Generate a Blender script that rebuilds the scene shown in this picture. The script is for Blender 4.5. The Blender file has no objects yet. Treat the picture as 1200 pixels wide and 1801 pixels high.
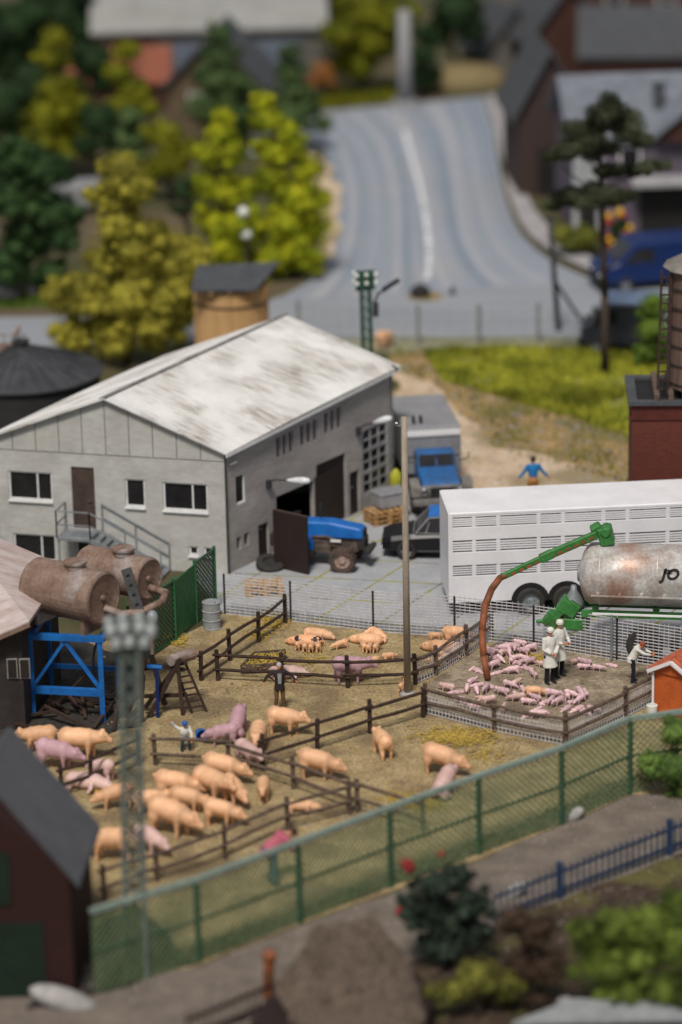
import bpy, bmesh, math, random
from mathutils import Vector, Matrix, Euler, noise
random.seed(7)
S = bpy.context.scene
COL = S.collection
# ---------------------------------------------------------------- camera, world, sun, exposure
FOC = 5680.0; PITCH = math.radians(18.5); ROLL = math.radians(-1.2); CAMH = 34.8   # focal length in photo pixels
cd = bpy.data.cameras.new('camera'); cam = bpy.data.objects.new('camera', cd); COL.objects.link(cam)
CM = (Matrix.Rotation(math.pi/2-PITCH, 4, 'X') @ Matrix.Rotation(ROLL, 4, 'Z'))
cam.matrix_world = Matrix.Translation((0, 0, CAMH)) @ CM
cd.sensor_fit = 'VERTICAL'; cd.sensor_height = 36; cd.lens = FOC/1801*36
cd.clip_start = 1; cd.clip_end = 3000
cd.dof.use_dof = True; cd.dof.focus_distance = 95.5; cd.dof.aperture_fstop = cd.lens/1000/0.95
S.camera = cam
W = bpy.data.worlds.new("World"); S.world = W; W.use_nodes = True
nt = W.node_tree; bg = nt.nodes['Background']; sk = nt.nodes.new('ShaderNodeTexSky')
SUN_EL, SUN_AZ = math.radians(57), math.radians(193)      # azimuth clockwise from +Y: from the front
sk.sky_type = 'NISHITA'; sk.sun_disc = False; sk.sun_elevation = SUN_EL; sk.sun_rotation = SUN_AZ
hsv = nt.nodes.new('ShaderNodeHueSaturation'); hsv.inputs['Saturation'].default_value = .30     # hazy, nearly white sky
nt.links.new(sk.outputs[0], hsv.inputs['Color']); nt.links.new(hsv.outputs[0], bg.inputs[0]); bg.inputs[1].default_value = 0.068
sd = bpy.data.lights.new('sun', 'SUN'); sun = bpy.data.objects.new('sun', sd); COL.objects.link(sun)
sd.energy = 3.0; sd.angle = math.radians(13); sd.color = (1, .94, .85)
sdir = Vector((math.sin(SUN_AZ)*math.cos(SUN_EL), math.cos(SUN_AZ)*math.cos(SUN_EL), math.sin(SUN_EL)))
sun.rotation_euler = sdir.to_track_quat('Z', 'Y').to_euler()
S.view_settings.view_transform = 'Standard'; S.view_settings.look = 'None'; S.view_settings.exposure = 0.14; S.view_settings.gamma = 1
S.cycles.use_denoising = True

# ---------------------------------------------------------------- where a photo pixel meets the world
CL = Vector((0, 0, CAMH)); M3 = CM.to_3x3()
def ray(x, y): return M3 @ Vector(((x-600)/FOC, -(y-900.5)/FOC, -1))
def G(x, y, z=0.0):
    d = ray(x, y); return CL + d*((z-CAMH)/d.z)
def PY(x, y, Y):
    d = ray(x, y); return CL + d*(Y/d.y)
def ZAT(P, x, y): return PY(x, y, P[1]).z
def WP(x, y, A, B):                                        # meets the vertical plane through A and B
    d = ray(x, y); n = Vector((-(B[1]-A[1]), B[0]-A[0], 0)); t = (Vector((A[0], A[1], 0))-CL).dot(n)/d.dot(n); return CL+d*t
rad = math.radians
# ---------------------------------------------------------------- mesh builder
class MB:
    def __init__(s): s.v = []; s.f = []; s.uv = None
    def add(s, vs, fs):
        b = len(s.v); s.v += [Vector(p) for p in vs]; s.f += [tuple(i+b for i in f) for f in fs]; return s
    def box(s, c, size, rz=0, R=None):
        R = R or Matrix.Rotation(rz, 3, 'Z'); c = Vector(c); h = [k/2 for k in size]
        vs = [c + R @ Vector((sx*h[0], sy*h[1], sz*h[2])) for sx in (-1, 1) for sy in (-1, 1) for sz in (-1, 1)]
        return s.add(vs, [(0,1,3,2),(4,6,7,5),(0,4,5,1),(2,3,7,6),(0,2,6,4),(1,5,7,3)])
    def bar(s, a, b, w, h=None, up=(0,0,1)):                # rectangular bar from a to b
        h = h or w; a = Vector(a); b = Vector(b); d = (b-a)
        if d.length < 1e-6: return s
        x = d.normalized(); u = Vector(up)
        if abs(x.dot(u)) > .98: u = Vector((1,0,0))
        y = u.cross(x).normalized(); z = x.cross(y); R = Matrix((x, y, z)).transposed()
        return s.box((a+b)/2, (d.length, w, h), R=R)
    def cyl(s, a, b, r0, r1=None, n=10, caps=True):
        r1 = r0 if r1 is None else r1; a = Vector(a); b = Vector(b); x = (b-a).normalized()
        u = Vector((0,0,1)) if abs(x.z) < .95 else Vector((1,0,0))
        p = u.cross(x).normalized(); q = x.cross(p); vs = []
        for c, r in ((a, r0), (b, r1)):
            for i in range(n):
                t = 2*math.pi*i/n; vs.append(c+(p*math.cos(t)+q*math.sin(t))*r)
        fs = [(i, (i+1)%n, n+(i+1)%n, n+i) for i in range(n)]
        if caps: fs += [tuple(range(n-1, -1, -1)), tuple(range(n, 2*n))]
        return s.add(vs, fs)
    def tube(s, pts, r, n=8):
        for i in range(len(pts)-1):
            ra = r[i] if isinstance(r, (list, tuple)) else r; rb = r[i+1] if isinstance(r, (list, tuple)) else r
            s.cyl(pts[i], pts[i+1], ra, rb, n)
            if i: s.ball(pts[i], (ra,)*3, 8, 6)
        return s
    def ball(s, c, r, nu=14, nv=9, R=None):
        c = Vector(c); r = (r,)*3 if isinstance(r, (int, float)) else r; vs = []; fs = []
        for j in range(1, nv):
            ph = math.pi*j/nv
            for i in range(nu):
                t = 2*math.pi*i/nu; p = Vector((math.sin(ph)*math.cos(t)*r[0], math.sin(ph)*math.sin(t)*r[1], math.cos(ph)*r[2]))
                vs.append(c+(R @ p if R else p))
        tp = Vector((0,0,r[2])); vs += [c+(R @ tp if R else tp), c-(R @ tp if R else tp)]; T = len(vs)-2
        for j in range(nv-2):
            for i in range(nu): k = (i+1)%nu; fs.append((j*nu+i, (j+1)*nu+i, (j+1)*nu+k, j*nu+k))
        for i in range(nu): k = (i+1)%nu; fs.append((T, i, k)); fs.append((T+1, (nv-2)*nu+k, (nv-2)*nu+i))
        return s.add(vs, fs)
    def lathe(s, o, ax, prof, n=24):                        # prof: (distance along axis, radius)
        o = Vector(o); x = Vector(ax).normalized(); u = Vector((0,0,1)) if abs(x.z) < .95 else Vector((1,0,0))
        p = u.cross(x).normalized(); q = x.cross(p); vs = []; fs = []
        for d, r in prof:
            for i in range(n): t = 2*math.pi*i/n; vs.append(o+x*d+(p*math.cos(t)+q*math.sin(t))*max(r, 1e-4))
        for j in range(len(prof)-1):
            for i in range(n): k = (i+1)%n; fs.append((j*n+i, j*n+k, (j+1)*n+k, (j+1)*n+i))
        return s.add(vs, fs)
    def prism(s, pts, off):                                 # polygon pushed along a vector
        n = len(pts); off = Vector(off); a = [Vector(p) for p in pts]
        return s.add(a+[p+off for p in a], [tuple(range(n-1,-1,-1)), tuple(range(n, 2*n))]+[(i, (i+1)%n, n+(i+1)%n, n+i) for i in range(n)])
    def poly(s, pts): return s.add(pts, [tuple(range(len(pts)))])
    def build(s, name, mat, parent=None, smooth=False, loc=None, kind=None, bevel=0, fuse=0, sm=4):
        if parent is None and loc is None and not kind:
            xs = [p.x for p in s.v]; ys = [p.y for p in s.v]; loc = ((min(xs)+max(xs))/2, (min(ys)+max(ys))/2, min(p.z for p in s.v))
        Wm = wm(parent) if parent else Matrix.Translation(loc or (0,0,0)); Wi = Wm.inverted()
        me = bpy.data.meshes.new(name); me.from_pydata([Wi @ p for p in s.v], [], s.f)
        if s.uv:
            ul = me.uv_layers.new(name='UVMap')
            for l in me.loops: ul.data[l.index].uv = s.uv[l.vertex_index]
        bm = bmesh.new(); bm.from_mesh(me); bmesh.ops.recalc_face_normals(bm, faces=bm.faces)
        if bevel: bmesh.ops.bevel(bm, geom=bm.edges[:], offset=bevel, segments=1, affect='EDGES')
        bm.to_mesh(me); bm.free()
        o = bpy.data.objects.new(name, me); COL.objects.link(o)
        if fuse:
            md = o.modifiers.new('r', 'REMESH'); md.mode = 'VOXEL'; md.voxel_size = fuse
            m2 = o.modifiers.new('s', 'SMOOTH'); m2.iterations = sm; m2.factor = .5
            dg = bpy.context.evaluated_depsgraph_get(); nm = bpy.data.meshes.new_from_object(o.evaluated_get(dg)); o.modifiers.clear(); o.data = nm
            nm.name = name; smooth = True
        if smooth: o.data.polygons.foreach_set('use_smooth', [True]*len(o.data.polygons))
        o.data.materials.clear(); o.data.materials.append(mat)
        if parent: o.parent = parent
        elif loc: o.location = loc
        if kind: o['kind'] = kind
        return o
def wm(o):
    m = o.matrix_basis.copy()
    while o.parent: o = o.parent; m = o.matrix_basis @ m
    return m
def tag(o, label, cat, group=None, kind=None):
    o['label'] = label; o['category'] = cat
    if group: o['group'] = group
    if kind: o['kind'] = kind
    return o
def thing(name, loc, label, cat, group=None, rz=0):
    o = bpy.data.objects.new(name, None); COL.objects.link(o); o.empty_display_size = .3
    o.location = loc; o.rotation_euler = (0,0,rz); o.matrix_basis = Matrix.Translation(loc) @ Matrix.Rotation(rz, 4, 'Z')
    return tag(o, label, cat, group)
def copy_tree(o, parent=None):
    c = o.copy(); COL.objects.link(c); c.parent = parent
    for ch in [k for k in COL.objects if k.parent == o]: copy_tree(ch, c)
    return c
def place(src, loc, rz, label, group=None, sc=1.0, used=set()):
    o = src if src.name not in used else copy_tree(src)
    used.add(src.name)
    o.location = loc; o.rotation_euler = (0,0,rz); o.scale = (sc,)*3 if not isinstance(sc, tuple) else sc
    o['label'] = label
    if group: o['group'] = group
    return o
# ---------------------------------------------------------------- materials
def mat(name, c, c2=None, sc=2.0, rough=.8, bump=.2, metal=0, stretch=(1,1,1), detail=6, rnd=0, fine=.12, lo=.35, hi=.65, c3=None, spec=.3, trans=0, bsc=None):
    m = bpy.data.materials.new(name); m.use_nodes = True; t = m.node_tree; N = t.nodes; L = t.links; b = N['Principled BSDF']
    c2 = c2 or tuple(k*.72 for k in c)
    tc = N.new('ShaderNodeTexCoord'); mp = N.new('ShaderNodeMapping'); mp.inputs['Scale'].default_value = stretch; L.new(tc.outputs['Object'], mp.inputs[0])
    n1 = N.new('ShaderNodeTexNoise'); n1.inputs['Scale'].default_value = sc; n1.inputs['Detail'].default_value = detail; n1.inputs['Roughness'].default_value = .62; L.new(mp.outputs[0], n1.inputs[0])
    r = N.new('ShaderNodeValToRGB'); r.color_ramp.elements[0].position = lo; r.color_ramp.elements[1].position = hi
    r.color_ramp.elements[0].color = (*c2, 1); r.color_ramp.elements[1].color = (*c, 1); L.new(n1.outputs[0], r.inputs[0]); out = r.outputs[0]
    if c3:
        n3 = N.new('ShaderNodeTexNoise'); n3.inputs['Scale'].default_value = sc*.37; n3.inputs['Detail'].default_value = 5; L.new(mp.outputs[0], n3.inputs[0])
        r3 = N.new('ShaderNodeValToRGB'); r3.color_ramp.elements[0].position = .5; r3.color_ramp.elements[1].position = .62; L.new(n3.outputs[0], r3.inputs[0])
        mx = N.new('ShaderNodeMixRGB'); L.new(r3.outputs[0], mx.inputs[0]); L.new(out, mx.inputs[1]); mx.inputs[2].default_value = (*c3, 1); out = mx.outputs[0]
    n2 = N.new('ShaderNodeTexNoise'); n2.inputs['Scale'].default_value = bsc or sc*7; n2.inputs['Detail'].default_value = 4; L.new(mp.outputs[0], n2.inputs[0])
    if fine:
        hs = N.new('ShaderNodeHueSaturation'); mr = N.new('ShaderNodeMapRange'); mr.inputs['From Min'].default_value = .3; mr.inputs['From Max'].default_value = .7
        mr.inputs['To Min'].default_value = 1-fine; mr.inputs['To Max'].default_value = 1+fine; L.new(n2.outputs[0], mr.inputs[0]); L.new(mr.outputs[0], hs.inputs['Value']); L.new(out, hs.inputs['Color']); out = hs.outputs[0]
    if rnd:
        oi = N.new('ShaderNodeObjectInfo'); hs = N.new('ShaderNodeHueSaturation'); mr = N.new('ShaderNodeMapRange'); mr.inputs['To Min'].default_value = 1-rnd; mr.inputs['To Max'].default_value = 1+rnd
        L.new(oi.outputs['Random'], mr.inputs[0]); L.new(mr.outputs[0], hs.inputs['Value']); L.new(out, hs.inputs['Color']); out = hs.outputs[0]
    L.new(out, b.inputs['Base Color'])
    b.inputs['Roughness'].default_value = rough; b.inputs['Metallic'].default_value = metal; b.inputs['Specular IOR Level'].default_value = spec
    if bump:
        bp = N.new('ShaderNodeBump'); bp.inputs['Strength'].default_value = bump; bp.inputs['Distance'].default_value = .05; L.new(n2.outputs[0], bp.inputs['Height']); L.new(bp.outputs[0], b.inputs['Normal'])
    if trans: b.inputs['Transmission Weight'].default_value = trans
    m['out'] = out.node.name
    return m
def foliage(name, c, c2, sc=1.2):
    m = mat(name, c, c2, sc=sc, rough=.75, bump=0, fine=.45, bsc=16, spec=.1, rnd=.1, c3=tuple(k*.55 for k in c2), lo=.4, hi=.6); b = m.node_tree.nodes['Principled BSDF']
    return m
M = {}
M['ground'] = mat('ground', (.08,.07,.032), (.035,.04,.015), .25, c3=(.11,.085,.05), bump=.5, bsc=6)
M['soil'] = mat('pen_soil', (.38,.295,.155), (.25,.18,.09), 1.7, c3=(.20,.145,.08), bump=1.0, bsc=11, fine=.32, detail=10, rough=.95)
M['mud'] = mat('mud', (.33,.27,.19), (.19,.15,.105), 2.0, c3=(.15,.115,.08), bump=.9, bsc=9, fine=.3, rough=.95)
M['path'] = mat('path', (.19,.155,.13), (.12,.10,.085), 1.3, bump=.4, bsc=14, fine=.2, rough=.95)
M['sand'] = mat('track_sand', (.58,.46,.35), (.42,.31,.20), .8, c3=(.27,.21,.12), bump=.4, bsc=9, fine=.16, rough=.95)
M['dirt'] = mat('field_dirt', (.36,.24,.11), (.20,.15,.065), 1.0, c3=(.15,.13,.04), bump=.5, bsc=9, fine=.25, rough=.95)
M['garden'] = mat('garden_soil', (.07,.045,.03), (.03,.02,.015), 1.5, c3=(.10,.09,.03), bump=.8, bsc=8, fine=.4)
M['kerb'] = mat('kerb', (.38,.36,.37), (.26,.25,.26), 1.0, bump=.2)
M['verge'] = mat('verge', (.27,.27,.20), (.2,.2,.1), 1.0, bump=.3)
M['white'] = mat('white_paint', (.78,.77,.78), (.70,.69,.70), 1.2, rough=.35, bump=.03, fine=.03)
M['whitep'] = mat('white_plastic', (.74,.73,.76), (.66,.65,.675), .9, rough=.4, bump=0, fine=.02)
M['plaster'] = mat('grey_plaster', (.46,.455,.44), (.35,.34,.32), 1.0, stretch=(.8,.8,1.4), bump=.25, bsc=5, fine=.06, c3=(.42,.405,.38), lo=.3, hi=.6, rough=.9)
M['frame'] = mat('window_frame', (.75,.75,.76), (.6,.6,.6), 3, rough=.5, bump=0)
M['dframe'] = mat('dull_frame', (.30,.29,.28), (.2,.19,.18), 3, rough=.6, bump=0)
M['glass'] = mat('dark_glass', (.022,.02,.022), (.012,.012,.014), 2, rough=.12, bump=.05, fine=0, spec=.5)
M['ddoor'] = mat('dark_door', (.028,.016,.014), (.018,.011,.01), 2, stretch=(8,8,.5), rough=.55, bump=.2)
M['bdoor'] = mat('brown_door', (.085,.055,.045), (.05,.035,.03), 2, rough=.6)
M['steel'] = mat('grey_steel', (.26,.28,.30), (.18,.19,.21), 3, rough=.5, metal=.2, bump=.1)
M['dsteel'] = mat('dark_steel', (.05,.05,.055), (.03,.03,.03), 3, rough=.5, metal=.3, bump=.1)
M['black'] = mat('black', (.012,.012,.013), (.02,.018,.017), 3, rough=.6, bump=.1)
M['gloss'] = mat('black_paint', (.008,.008,.010), (.010,.010,.012), 3, rough=.38, bump=0, spec=.35, fine=0)
M['rubber'] = mat('rubber', (.025,.024,.024), (.04,.035,.03), 4, rough=.85)
M['mudtyre'] = mat('muddy_tyre', (.12,.08,.065), (.045,.035,.03), 5, rough=.9, bump=.5)
M['chrome'] = mat('chrome', (.42,.42,.44), (.3,.3,.32), 3, rough=.2, metal=.9, bump=0)
M['blue'] = mat('tractor_blue', (.015,.15,.50), (.01,.10,.36), 2.5, rough=.4, bump=.05)
M['cabblue'] = mat('cab_blue', (.02,.12,.34), (.03,.08,.2), 3, rough=.45, bump=.1)
M['vanblue'] = mat('van_blue', (.007,.024,.115), (.005,.018,.08), 2, rough=.35, bump=0)
M['standblue'] = mat('stand_blue', (.01,.14,.46), (.01,.09,.3), 3, rough=.5)
M['timber'] = mat('dark_timber', (.06,.034,.026), (.028,.017,.014), 5, stretch=(1,1,1), rough=.9, bump=.5)
M['timber2'] = mat('worn_timber', (.15,.105,.08), (.07,.045,.035), 5, rough=.9, bump=.5)
M['pallet'] = mat('pallet_wood', (.50,.30,.13), (.33,.18,.07), 4, rough=.85, bump=.3)
M['greenw'] = mat('green_wire', (.15,.21,.11), (.10,.15,.07), 4, rough=.6)
M['greenf'] = mat('green_fence', (.04,.095,.05), (.028,.065,.035), 4, rough=.6)
M['greend'] = mat('green_gate', (.03,.13,.05), (.02,.09,.035), 4, rough=.6)
M['rail'] = mat('pale_rail', (.24,.30,.26), (.17,.22,.19), 4, rough=.6)
M['mesh'] = mat('zinc_mesh', (.62,.61,.63), (.45,.44,.46), 4, rough=.6, metal=.2)
M['rust'] = mat('rusty_tank', (.25,.175,.14), (.14,.085,.06), 1.3, c3=(.36,.33,.33), rough=.75, bump=.3, fine=.2)
M['shade_soil'] = mat('shade_and_dark_soil', (.05,.042,.035), (.022,.02,.018), 1.5, bump=.8, bsc=8, fine=.35)  # serves the painted shade under the tanks and the dark soil by the shed
M['rustroof'] = mat('rusty_roof', (.50,.44,.43), (.36,.27,.25), 1.2, stretch=(.4,2,1), rough=.8)
M['darkroof'] = mat('dark_tin_roof', (.085,.085,.095), (.05,.05,.055), 1.5, rough=.5, metal=.3)
M['slate'] = mat('slate_roof', (.075,.08,.09), (.05,.053,.06), 2, rough=.75, bump=.3)
M['shedslate'] = mat('shed_roof_felt', (.085,.087,.098), (.07,.07,.08), 1.5, rough=.85, bump=.3)
M['paleroof'] = mat('pale_roof', (.18,.20,.24), (.13,.145,.17), 1.5, rough=.7)
M['wood'] = mat('stave_wood', (.58,.36,.17), (.42,.24,.10), 1.5, stretch=(6,6,.4), rough=.8)
M['dwood'] = mat('brown_staves', (.16,.10,.075), (.09,.055,.045), 1.5, stretch=(6,6,.4), rough=.85)
M['red'] = mat('tower_brick', (.11,.022,.014), (.07,.016,.011), 1.5, rough=.8)
M['latt'] = mat('mast_green', (.13,.155,.135), (.085,.10,.09), 2.5, rough=.7)
M['lattd'] = mat('mast_dark_green', (.035,.10,.065), (.02,.06,.04), 2.5, rough=.7)
M['porc'] = mat('porcelain', (.75,.76,.74), (.6,.62,.6), 3, rough=.25, bump=0)
M['polewood'] = mat('pole_wood', (.36,.30,.24), (.24,.195,.155), 3, stretch=(3,3,.5), rough=.85)
M['arm'] = mat('arm_green', (.05,.22,.055), (.03,.13,.03), 3, rough=.5, c3=(.06,.10,.03))
M['hose'] = mat('hose_brown', (.30,.09,.035), (.12,.05,.025), 2.5, rough=.6)
M['tank'] = mat('dirty_aluminium', (.62,.61,.60), (.36,.32,.29), 1.6, c3=(.34,.22,.17), rough=.45, metal=.25, bump=.15, fine=.2, detail=9)
M['orange'] = mat('hut_orange', (.50,.11,.025), (.38,.08,.02), 3, rough=.6)
M['tile'] = mat('orange_tile', (.48,.13,.06), (.3,.07,.035), 4, rough=.7)
M['gray'] = mat('mid_grey', (.30,.30,.31), (.22,.22,.23), 2, rough=.7)
M['barrel'] = mat('barrel_grey', (.30,.32,.33), (.23,.24,.25), 3, rough=.6)
M['boxgrey'] = mat('truck_box_grey', (.25,.25,.26), (.2,.2,.22), 1.5, rough=.5)
M['straw'] = mat('straw', (.52,.37,.08), (.36,.25,.06), 3, rough=.9)
M['trunk'] = mat('bark', (.065,.045,.035), (.035,.025,.02), 4, rough=.95, bump=.5)
M['pig'] = mat('pig_peach', (.82,.48,.28), (.60,.33,.18), 2.6, c3=(.45,.28,.17), rough=.5, bump=.1, rnd=.1, fine=.06)
M['pigp'] = mat('pig_pink', (.52,.32,.36), (.42,.25,.29), 2.0, rough=.55, bump=.1, rnd=.12, fine=.06)
M['pigw'] = mat('pig_pale', (.66,.47,.42), (.52,.33,.31), 2.0, rough=.55, bump=.1, rnd=.1, fine=.06)
M['pigb'] = mat('pig_spotted', (.78,.40,.22), (.03,.025,.03), 2.6, rough=.55, bump=.1, lo=.43, hi=.46, fine=.06)
M['pigl'] = mat('piglet_pink', (.72,.50,.52), (.46,.29,.32), 3.5, rough=.55, bump=.1, rnd=.2, fine=.06)
M['skin'] = mat('skin', (.55,.25,.15), (.48,.2,.12), 6, rough=.6, bump=0)
M['eye'] = mat('eye', (.01,.01,.01), rough=.3, bump=0, fine=0)
M['coat'] = mat('white_coat', (.66,.65,.60), (.55,.54,.5), 5, rough=.85, bump=.2)
M['navy'] = mat('dark_trousers', (.015,.017,.03), (.01,.01,.018), 5, rough=.85)
M['jblue'] = mat('blue_pullover', (.015,.17,.42), (.01,.12,.32), 5, rough=.85)
M['tan'] = mat('tan_trousers', (.42,.20,.04), (.3,.13,.03), 5, rough=.85)
M['jack'] = mat('dark_jacket', (.03,.022,.022), (.02,.015,.015), 5, rough=.85)
M['brown'] = mat('brown_trousers', (.15,.085,.035), (.1,.05,.02), 5, rough=.85)
M['pinks'] = mat('pink_shirt', (.50,.13,.18), (.35,.08,.12), 5, rough=.85)
M['jean'] = mat('denim', (.04,.10,.17), (.025,.07,.12), 5, rough=.85)
M['hairb'] = mat('hair_brown', (.05,.028,.018), rough=.8); M['hairg'] = mat('hair_grey', (.42,.41,.40), rough=.8); M['hairr'] = mat('hair_red', (.30,.08,.03), rough=.8)
M['yellow'] = mat('yellow_green_plastic', (.55,.55,.05), rough=.5); M['lampw'] = mat('lamp_white', (.70,.71,.74), rough=.3, bump=0)
M['redf'] = mat('red_petals', (.30,.03,.03), (.2,.02,.02), 6); M['yelf'] = mat('yellow_petals', (.7,.42,.02), rough=.7)
M['concpost'] = mat('concrete_post', (.24,.25,.24), rough=.9)
M['picket'] = mat('picket_blue', (.02,.042,.095), (.012,.028,.06), 4, rough=.5)
M['thatch'] = mat('thatch', (.20,.15,.115), (.07,.05,.038), 2, stretch=(6,6,1), rough=.95, bump=.8)
M['rock'] = mat('pale_stone', (.38,.36,.35), (.25,.24,.23), 3, rough=.9)

def brickmat(name, c1, c2, mortar, sx=.25, sy=.08, msize=.012):
    m = mat(name, c1); t = m.node_tree; N = t.nodes; L = t.links; b = N['Principled BSDF']
    tc = N.new('ShaderNodeTexCoord'); sp = N.new('ShaderNodeSeparateXYZ'); L.new(tc.outputs['Object'], sp.inputs[0])
    ad = N.new('ShaderNodeMath'); ad.operation = 'ADD'; L.new(sp.outputs[0], ad.inputs[0]); L.new(sp.outputs[1], ad.inputs[1])
    cb = N.new('ShaderNodeCombineXYZ'); L.new(ad.outputs[0], cb.inputs[0]); L.new(sp.outputs[2], cb.inputs[1])
    bk = N.new('ShaderNodeTexBrick'); L.new(cb.outputs[0], bk.inputs[0]); bk.inputs['Scale'].default_value = 1
    bk.inputs['Brick Width'].default_value = sx; bk.inputs['Row Height'].default_value = sy; bk.inputs['Mortar Size'].default_value = msize
    bk.inputs['Color1'].default_value = (*c1, 1); bk.inputs['Color2'].default_value = (*c2, 1); bk.inputs['Mortar'].default_value = (*mortar, 1)
    L.new(bk.outputs[0], b.inputs['Base Color']); return m
M['brick'] = brickmat('red_brick', (.12,.026,.016), (.085,.019,.012), (.12,.04,.028))
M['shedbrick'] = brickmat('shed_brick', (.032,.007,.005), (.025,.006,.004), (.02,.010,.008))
M['barnbrick'] = brickmat('barn_brick', (.05,.026,.022), (.035,.02,.018), (.06,.045,.04))
M['orbrick'] = brickmat('orange_brick', (.22,.09,.05), (.16,.07,.04), (.14,.1,.08))

def roofmat():                                              # whitish sheet with dirt streaks running down the slope
    m = mat('weathered_white_roof', (.62,.615,.61), (.53,.525,.515), .7, rough=.7, bump=0, fine=.03); t = m.node_tree; N = t.nodes; L = t.links; b = N['Principled BSDF']
    src = b.inputs['Base Color'].links[0].from_socket
    tc = N.new('ShaderNodeTexCoord'); prev = src
    pb = N.new('ShaderNodeTexNoise'); pb.inputs['Scale'].default_value = .55; pb.inputs['Detail'].default_value = 3; L.new(tc.outputs['UV'], pb.inputs[0])
    pr_ = N.new('ShaderNodeMapRange'); pr_.inputs['From Min'].default_value = .42; pr_.inputs['From Max'].default_value = .62; L.new(pb.outputs[0], pr_.inputs[0])
    for (s, e, lo, hi, colr, amt) in (((.5, 5.0, 1), .9, .42, .62, (.42,.39,.36), .55), ((1.0, 24, 1), 1.0, .47, .56, (.20,.165,.14), .9), ((.5,1.2,1), 1.0, .45, .7, (.40,.39,.38), .45)):
        mp = N.new('ShaderNodeMapping'); mp.inputs['Scale'].default_value = s; L.new(tc.outputs['UV'], mp.inputs[0])
        n = N.new('ShaderNodeTexNoise'); n.inputs['Scale'].default_value = e; n.inputs['Detail'].default_value = 7; n.inputs['Roughness'].default_value = .65; L.new(mp.outputs[0], n.inputs[0])
        r = N.new('ShaderNodeMapRange'); r.inputs['From Min'].default_value = lo; r.inputs['From Max'].default_value = hi; r.inputs['To Max'].default_value = amt; L.new(n.outputs[0], r.inputs[0])
        mm = N.new('ShaderNodeMath'); mm.operation = 'MULTIPLY'; L.new(r.outputs[0], mm.inputs[0]); L.new(pr_.outputs[0], mm.inputs[1])
        mx = N.new('ShaderNodeMixRGB'); L.new(mm.outputs[0], mx.inputs[0]); L.new(prev, mx.inputs[1]); mx.inputs[2].default_value = (*colr, 1); prev = mx.outputs[0]
    L.new(prev, b.inputs['Base Color']); return m
M['roof'] = roofmat()
def roadmat():                                              # asphalt with polished wheel tracks along the lane
    m = mat('asphalt', (.25,.275,.32), (.21,.235,.275), .5, rough=.7, bump=.15, bsc=12, fine=.06, c3=(.27,.27,.28)); t = m.node_tree; N = t.nodes; L = t.links; b = N['Principled BSDF']
    src = b.inputs['Base Color'].links[0].from_socket; tc = N.new('ShaderNodeTexCoord')
    mp = N.new('ShaderNodeMapping'); mp.inputs['Scale'].default_value = (16, .10, 1); L.new(tc.outputs['UV'], mp.inputs[0])
    n = N.new('ShaderNodeTexNoise'); n.inputs['Scale'].default_value = 1.0; n.inputs['Detail'].default_value = 3; L.new(mp.outputs[0], n.inputs[0])
    r = N.new('ShaderNodeValToRGB'); e = r.color_ramp.elements; e[0].position = .38; e[0].color = (.16,.205,.27,1); e[1].position = .62; e[1].color = (.40,.40,.43,1); L.new(n.outputs[0], r.inputs[0])
    mx = N.new('ShaderNodeMixRGB'); mx.inputs[0].default_value = .55; L.new(src, mx.inputs[1]); L.new(r.outputs[0], mx.inputs[2]); L.new(mx.outputs[0], b.inputs['Base Color']); return m
M['road'] = roadmat()
M['road2'] = mat('cross_road', (.28,.29,.32), (.23,.25,.28), .4, rough=.7, bump=.15, bsc=12, fine=.06, stretch=(.4,2,1))
def slabmat(n1, s1, n2, s2):
    m = mat('concrete_slabs', (.36,.37,.39), (.29,.30,.32), .9, rough=.85, bump=.2, fine=.06); t = m.node_tree; N = t.nodes; L = t.links; b = N['Principled BSDF']
    src = b.inputs['Base Color'].links[0].from_socket; tc = N.new('ShaderNodeTexCoord'); masks = []
    nz = N.new('ShaderNodeTexNoise'); nz.inputs['Scale'].default_value = 5; nz.inputs['Detail'].default_value = 5; L.new(tc.outputs['Object'], nz.inputs[0])
    nl = N.new('ShaderNodeTexNoise'); nl.inputs['Scale'].default_value = .45; L.new(tc.outputs['Object'], nl.inputs[0])
    def mth(op, a, c):
        q = N.new('ShaderNodeMath'); q.operation = op
        for i, k in enumerate((a, c)):
            if isinstance(k, (int, float)): q.inputs[i].default_value = k
            elif k is not None: L.new(k, q.inputs[i])
        return q.outputs[0]
    for nn, ss in ((n1, s1), (n2, s2)):
        d = N.new('ShaderNodeVectorMath'); d.operation = 'DOT_PRODUCT'; L.new(tc.outputs['Object'], d.inputs[0]); d.inputs[1].default_value = nn
        u = mth('DIVIDE', d.outputs['Value'], ss); u = mth('FRACT', u, None); u = mth('SUBTRACT', u, .5); u = mth('ABSOLUTE', u, None); u = mth('SUBTRACT', .5, u); u = mth('MULTIPLY', u, ss)
        w = mth('MULTIPLY', nz.outputs[0], .12); wl = mth('MULTIPLY', nl.outputs[0], .10); u2 = mth('SUBTRACT', u, mth('SUBTRACT', mth('ADD', w, wl), .075)); masks.append(mth('LESS_THAN', u2, 0.0))
    k = mth('MAXIMUM', masks[0], masks[1])
    mossr = N.new('ShaderNodeValToRGB'); mossr.color_ramp.elements[0].color = (.10,.09,.06,1); mossr.color_ramp.elements[1].color = (.27,.26,.06,1); mossr.color_ramp.elements[0].position = .42; mossr.color_ramp.elements[1].position = .55; L.new(nl.outputs[0], mossr.inputs[0])
    mx = N.new('ShaderNodeMixRGB'); L.new(k, mx.inputs[0]); L.new(src, mx.inputs[1]); L.new(mossr.outputs[0], mx.inputs[2]); L.new(mx.outputs[0], b.inputs['Base Color']); return m
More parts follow.
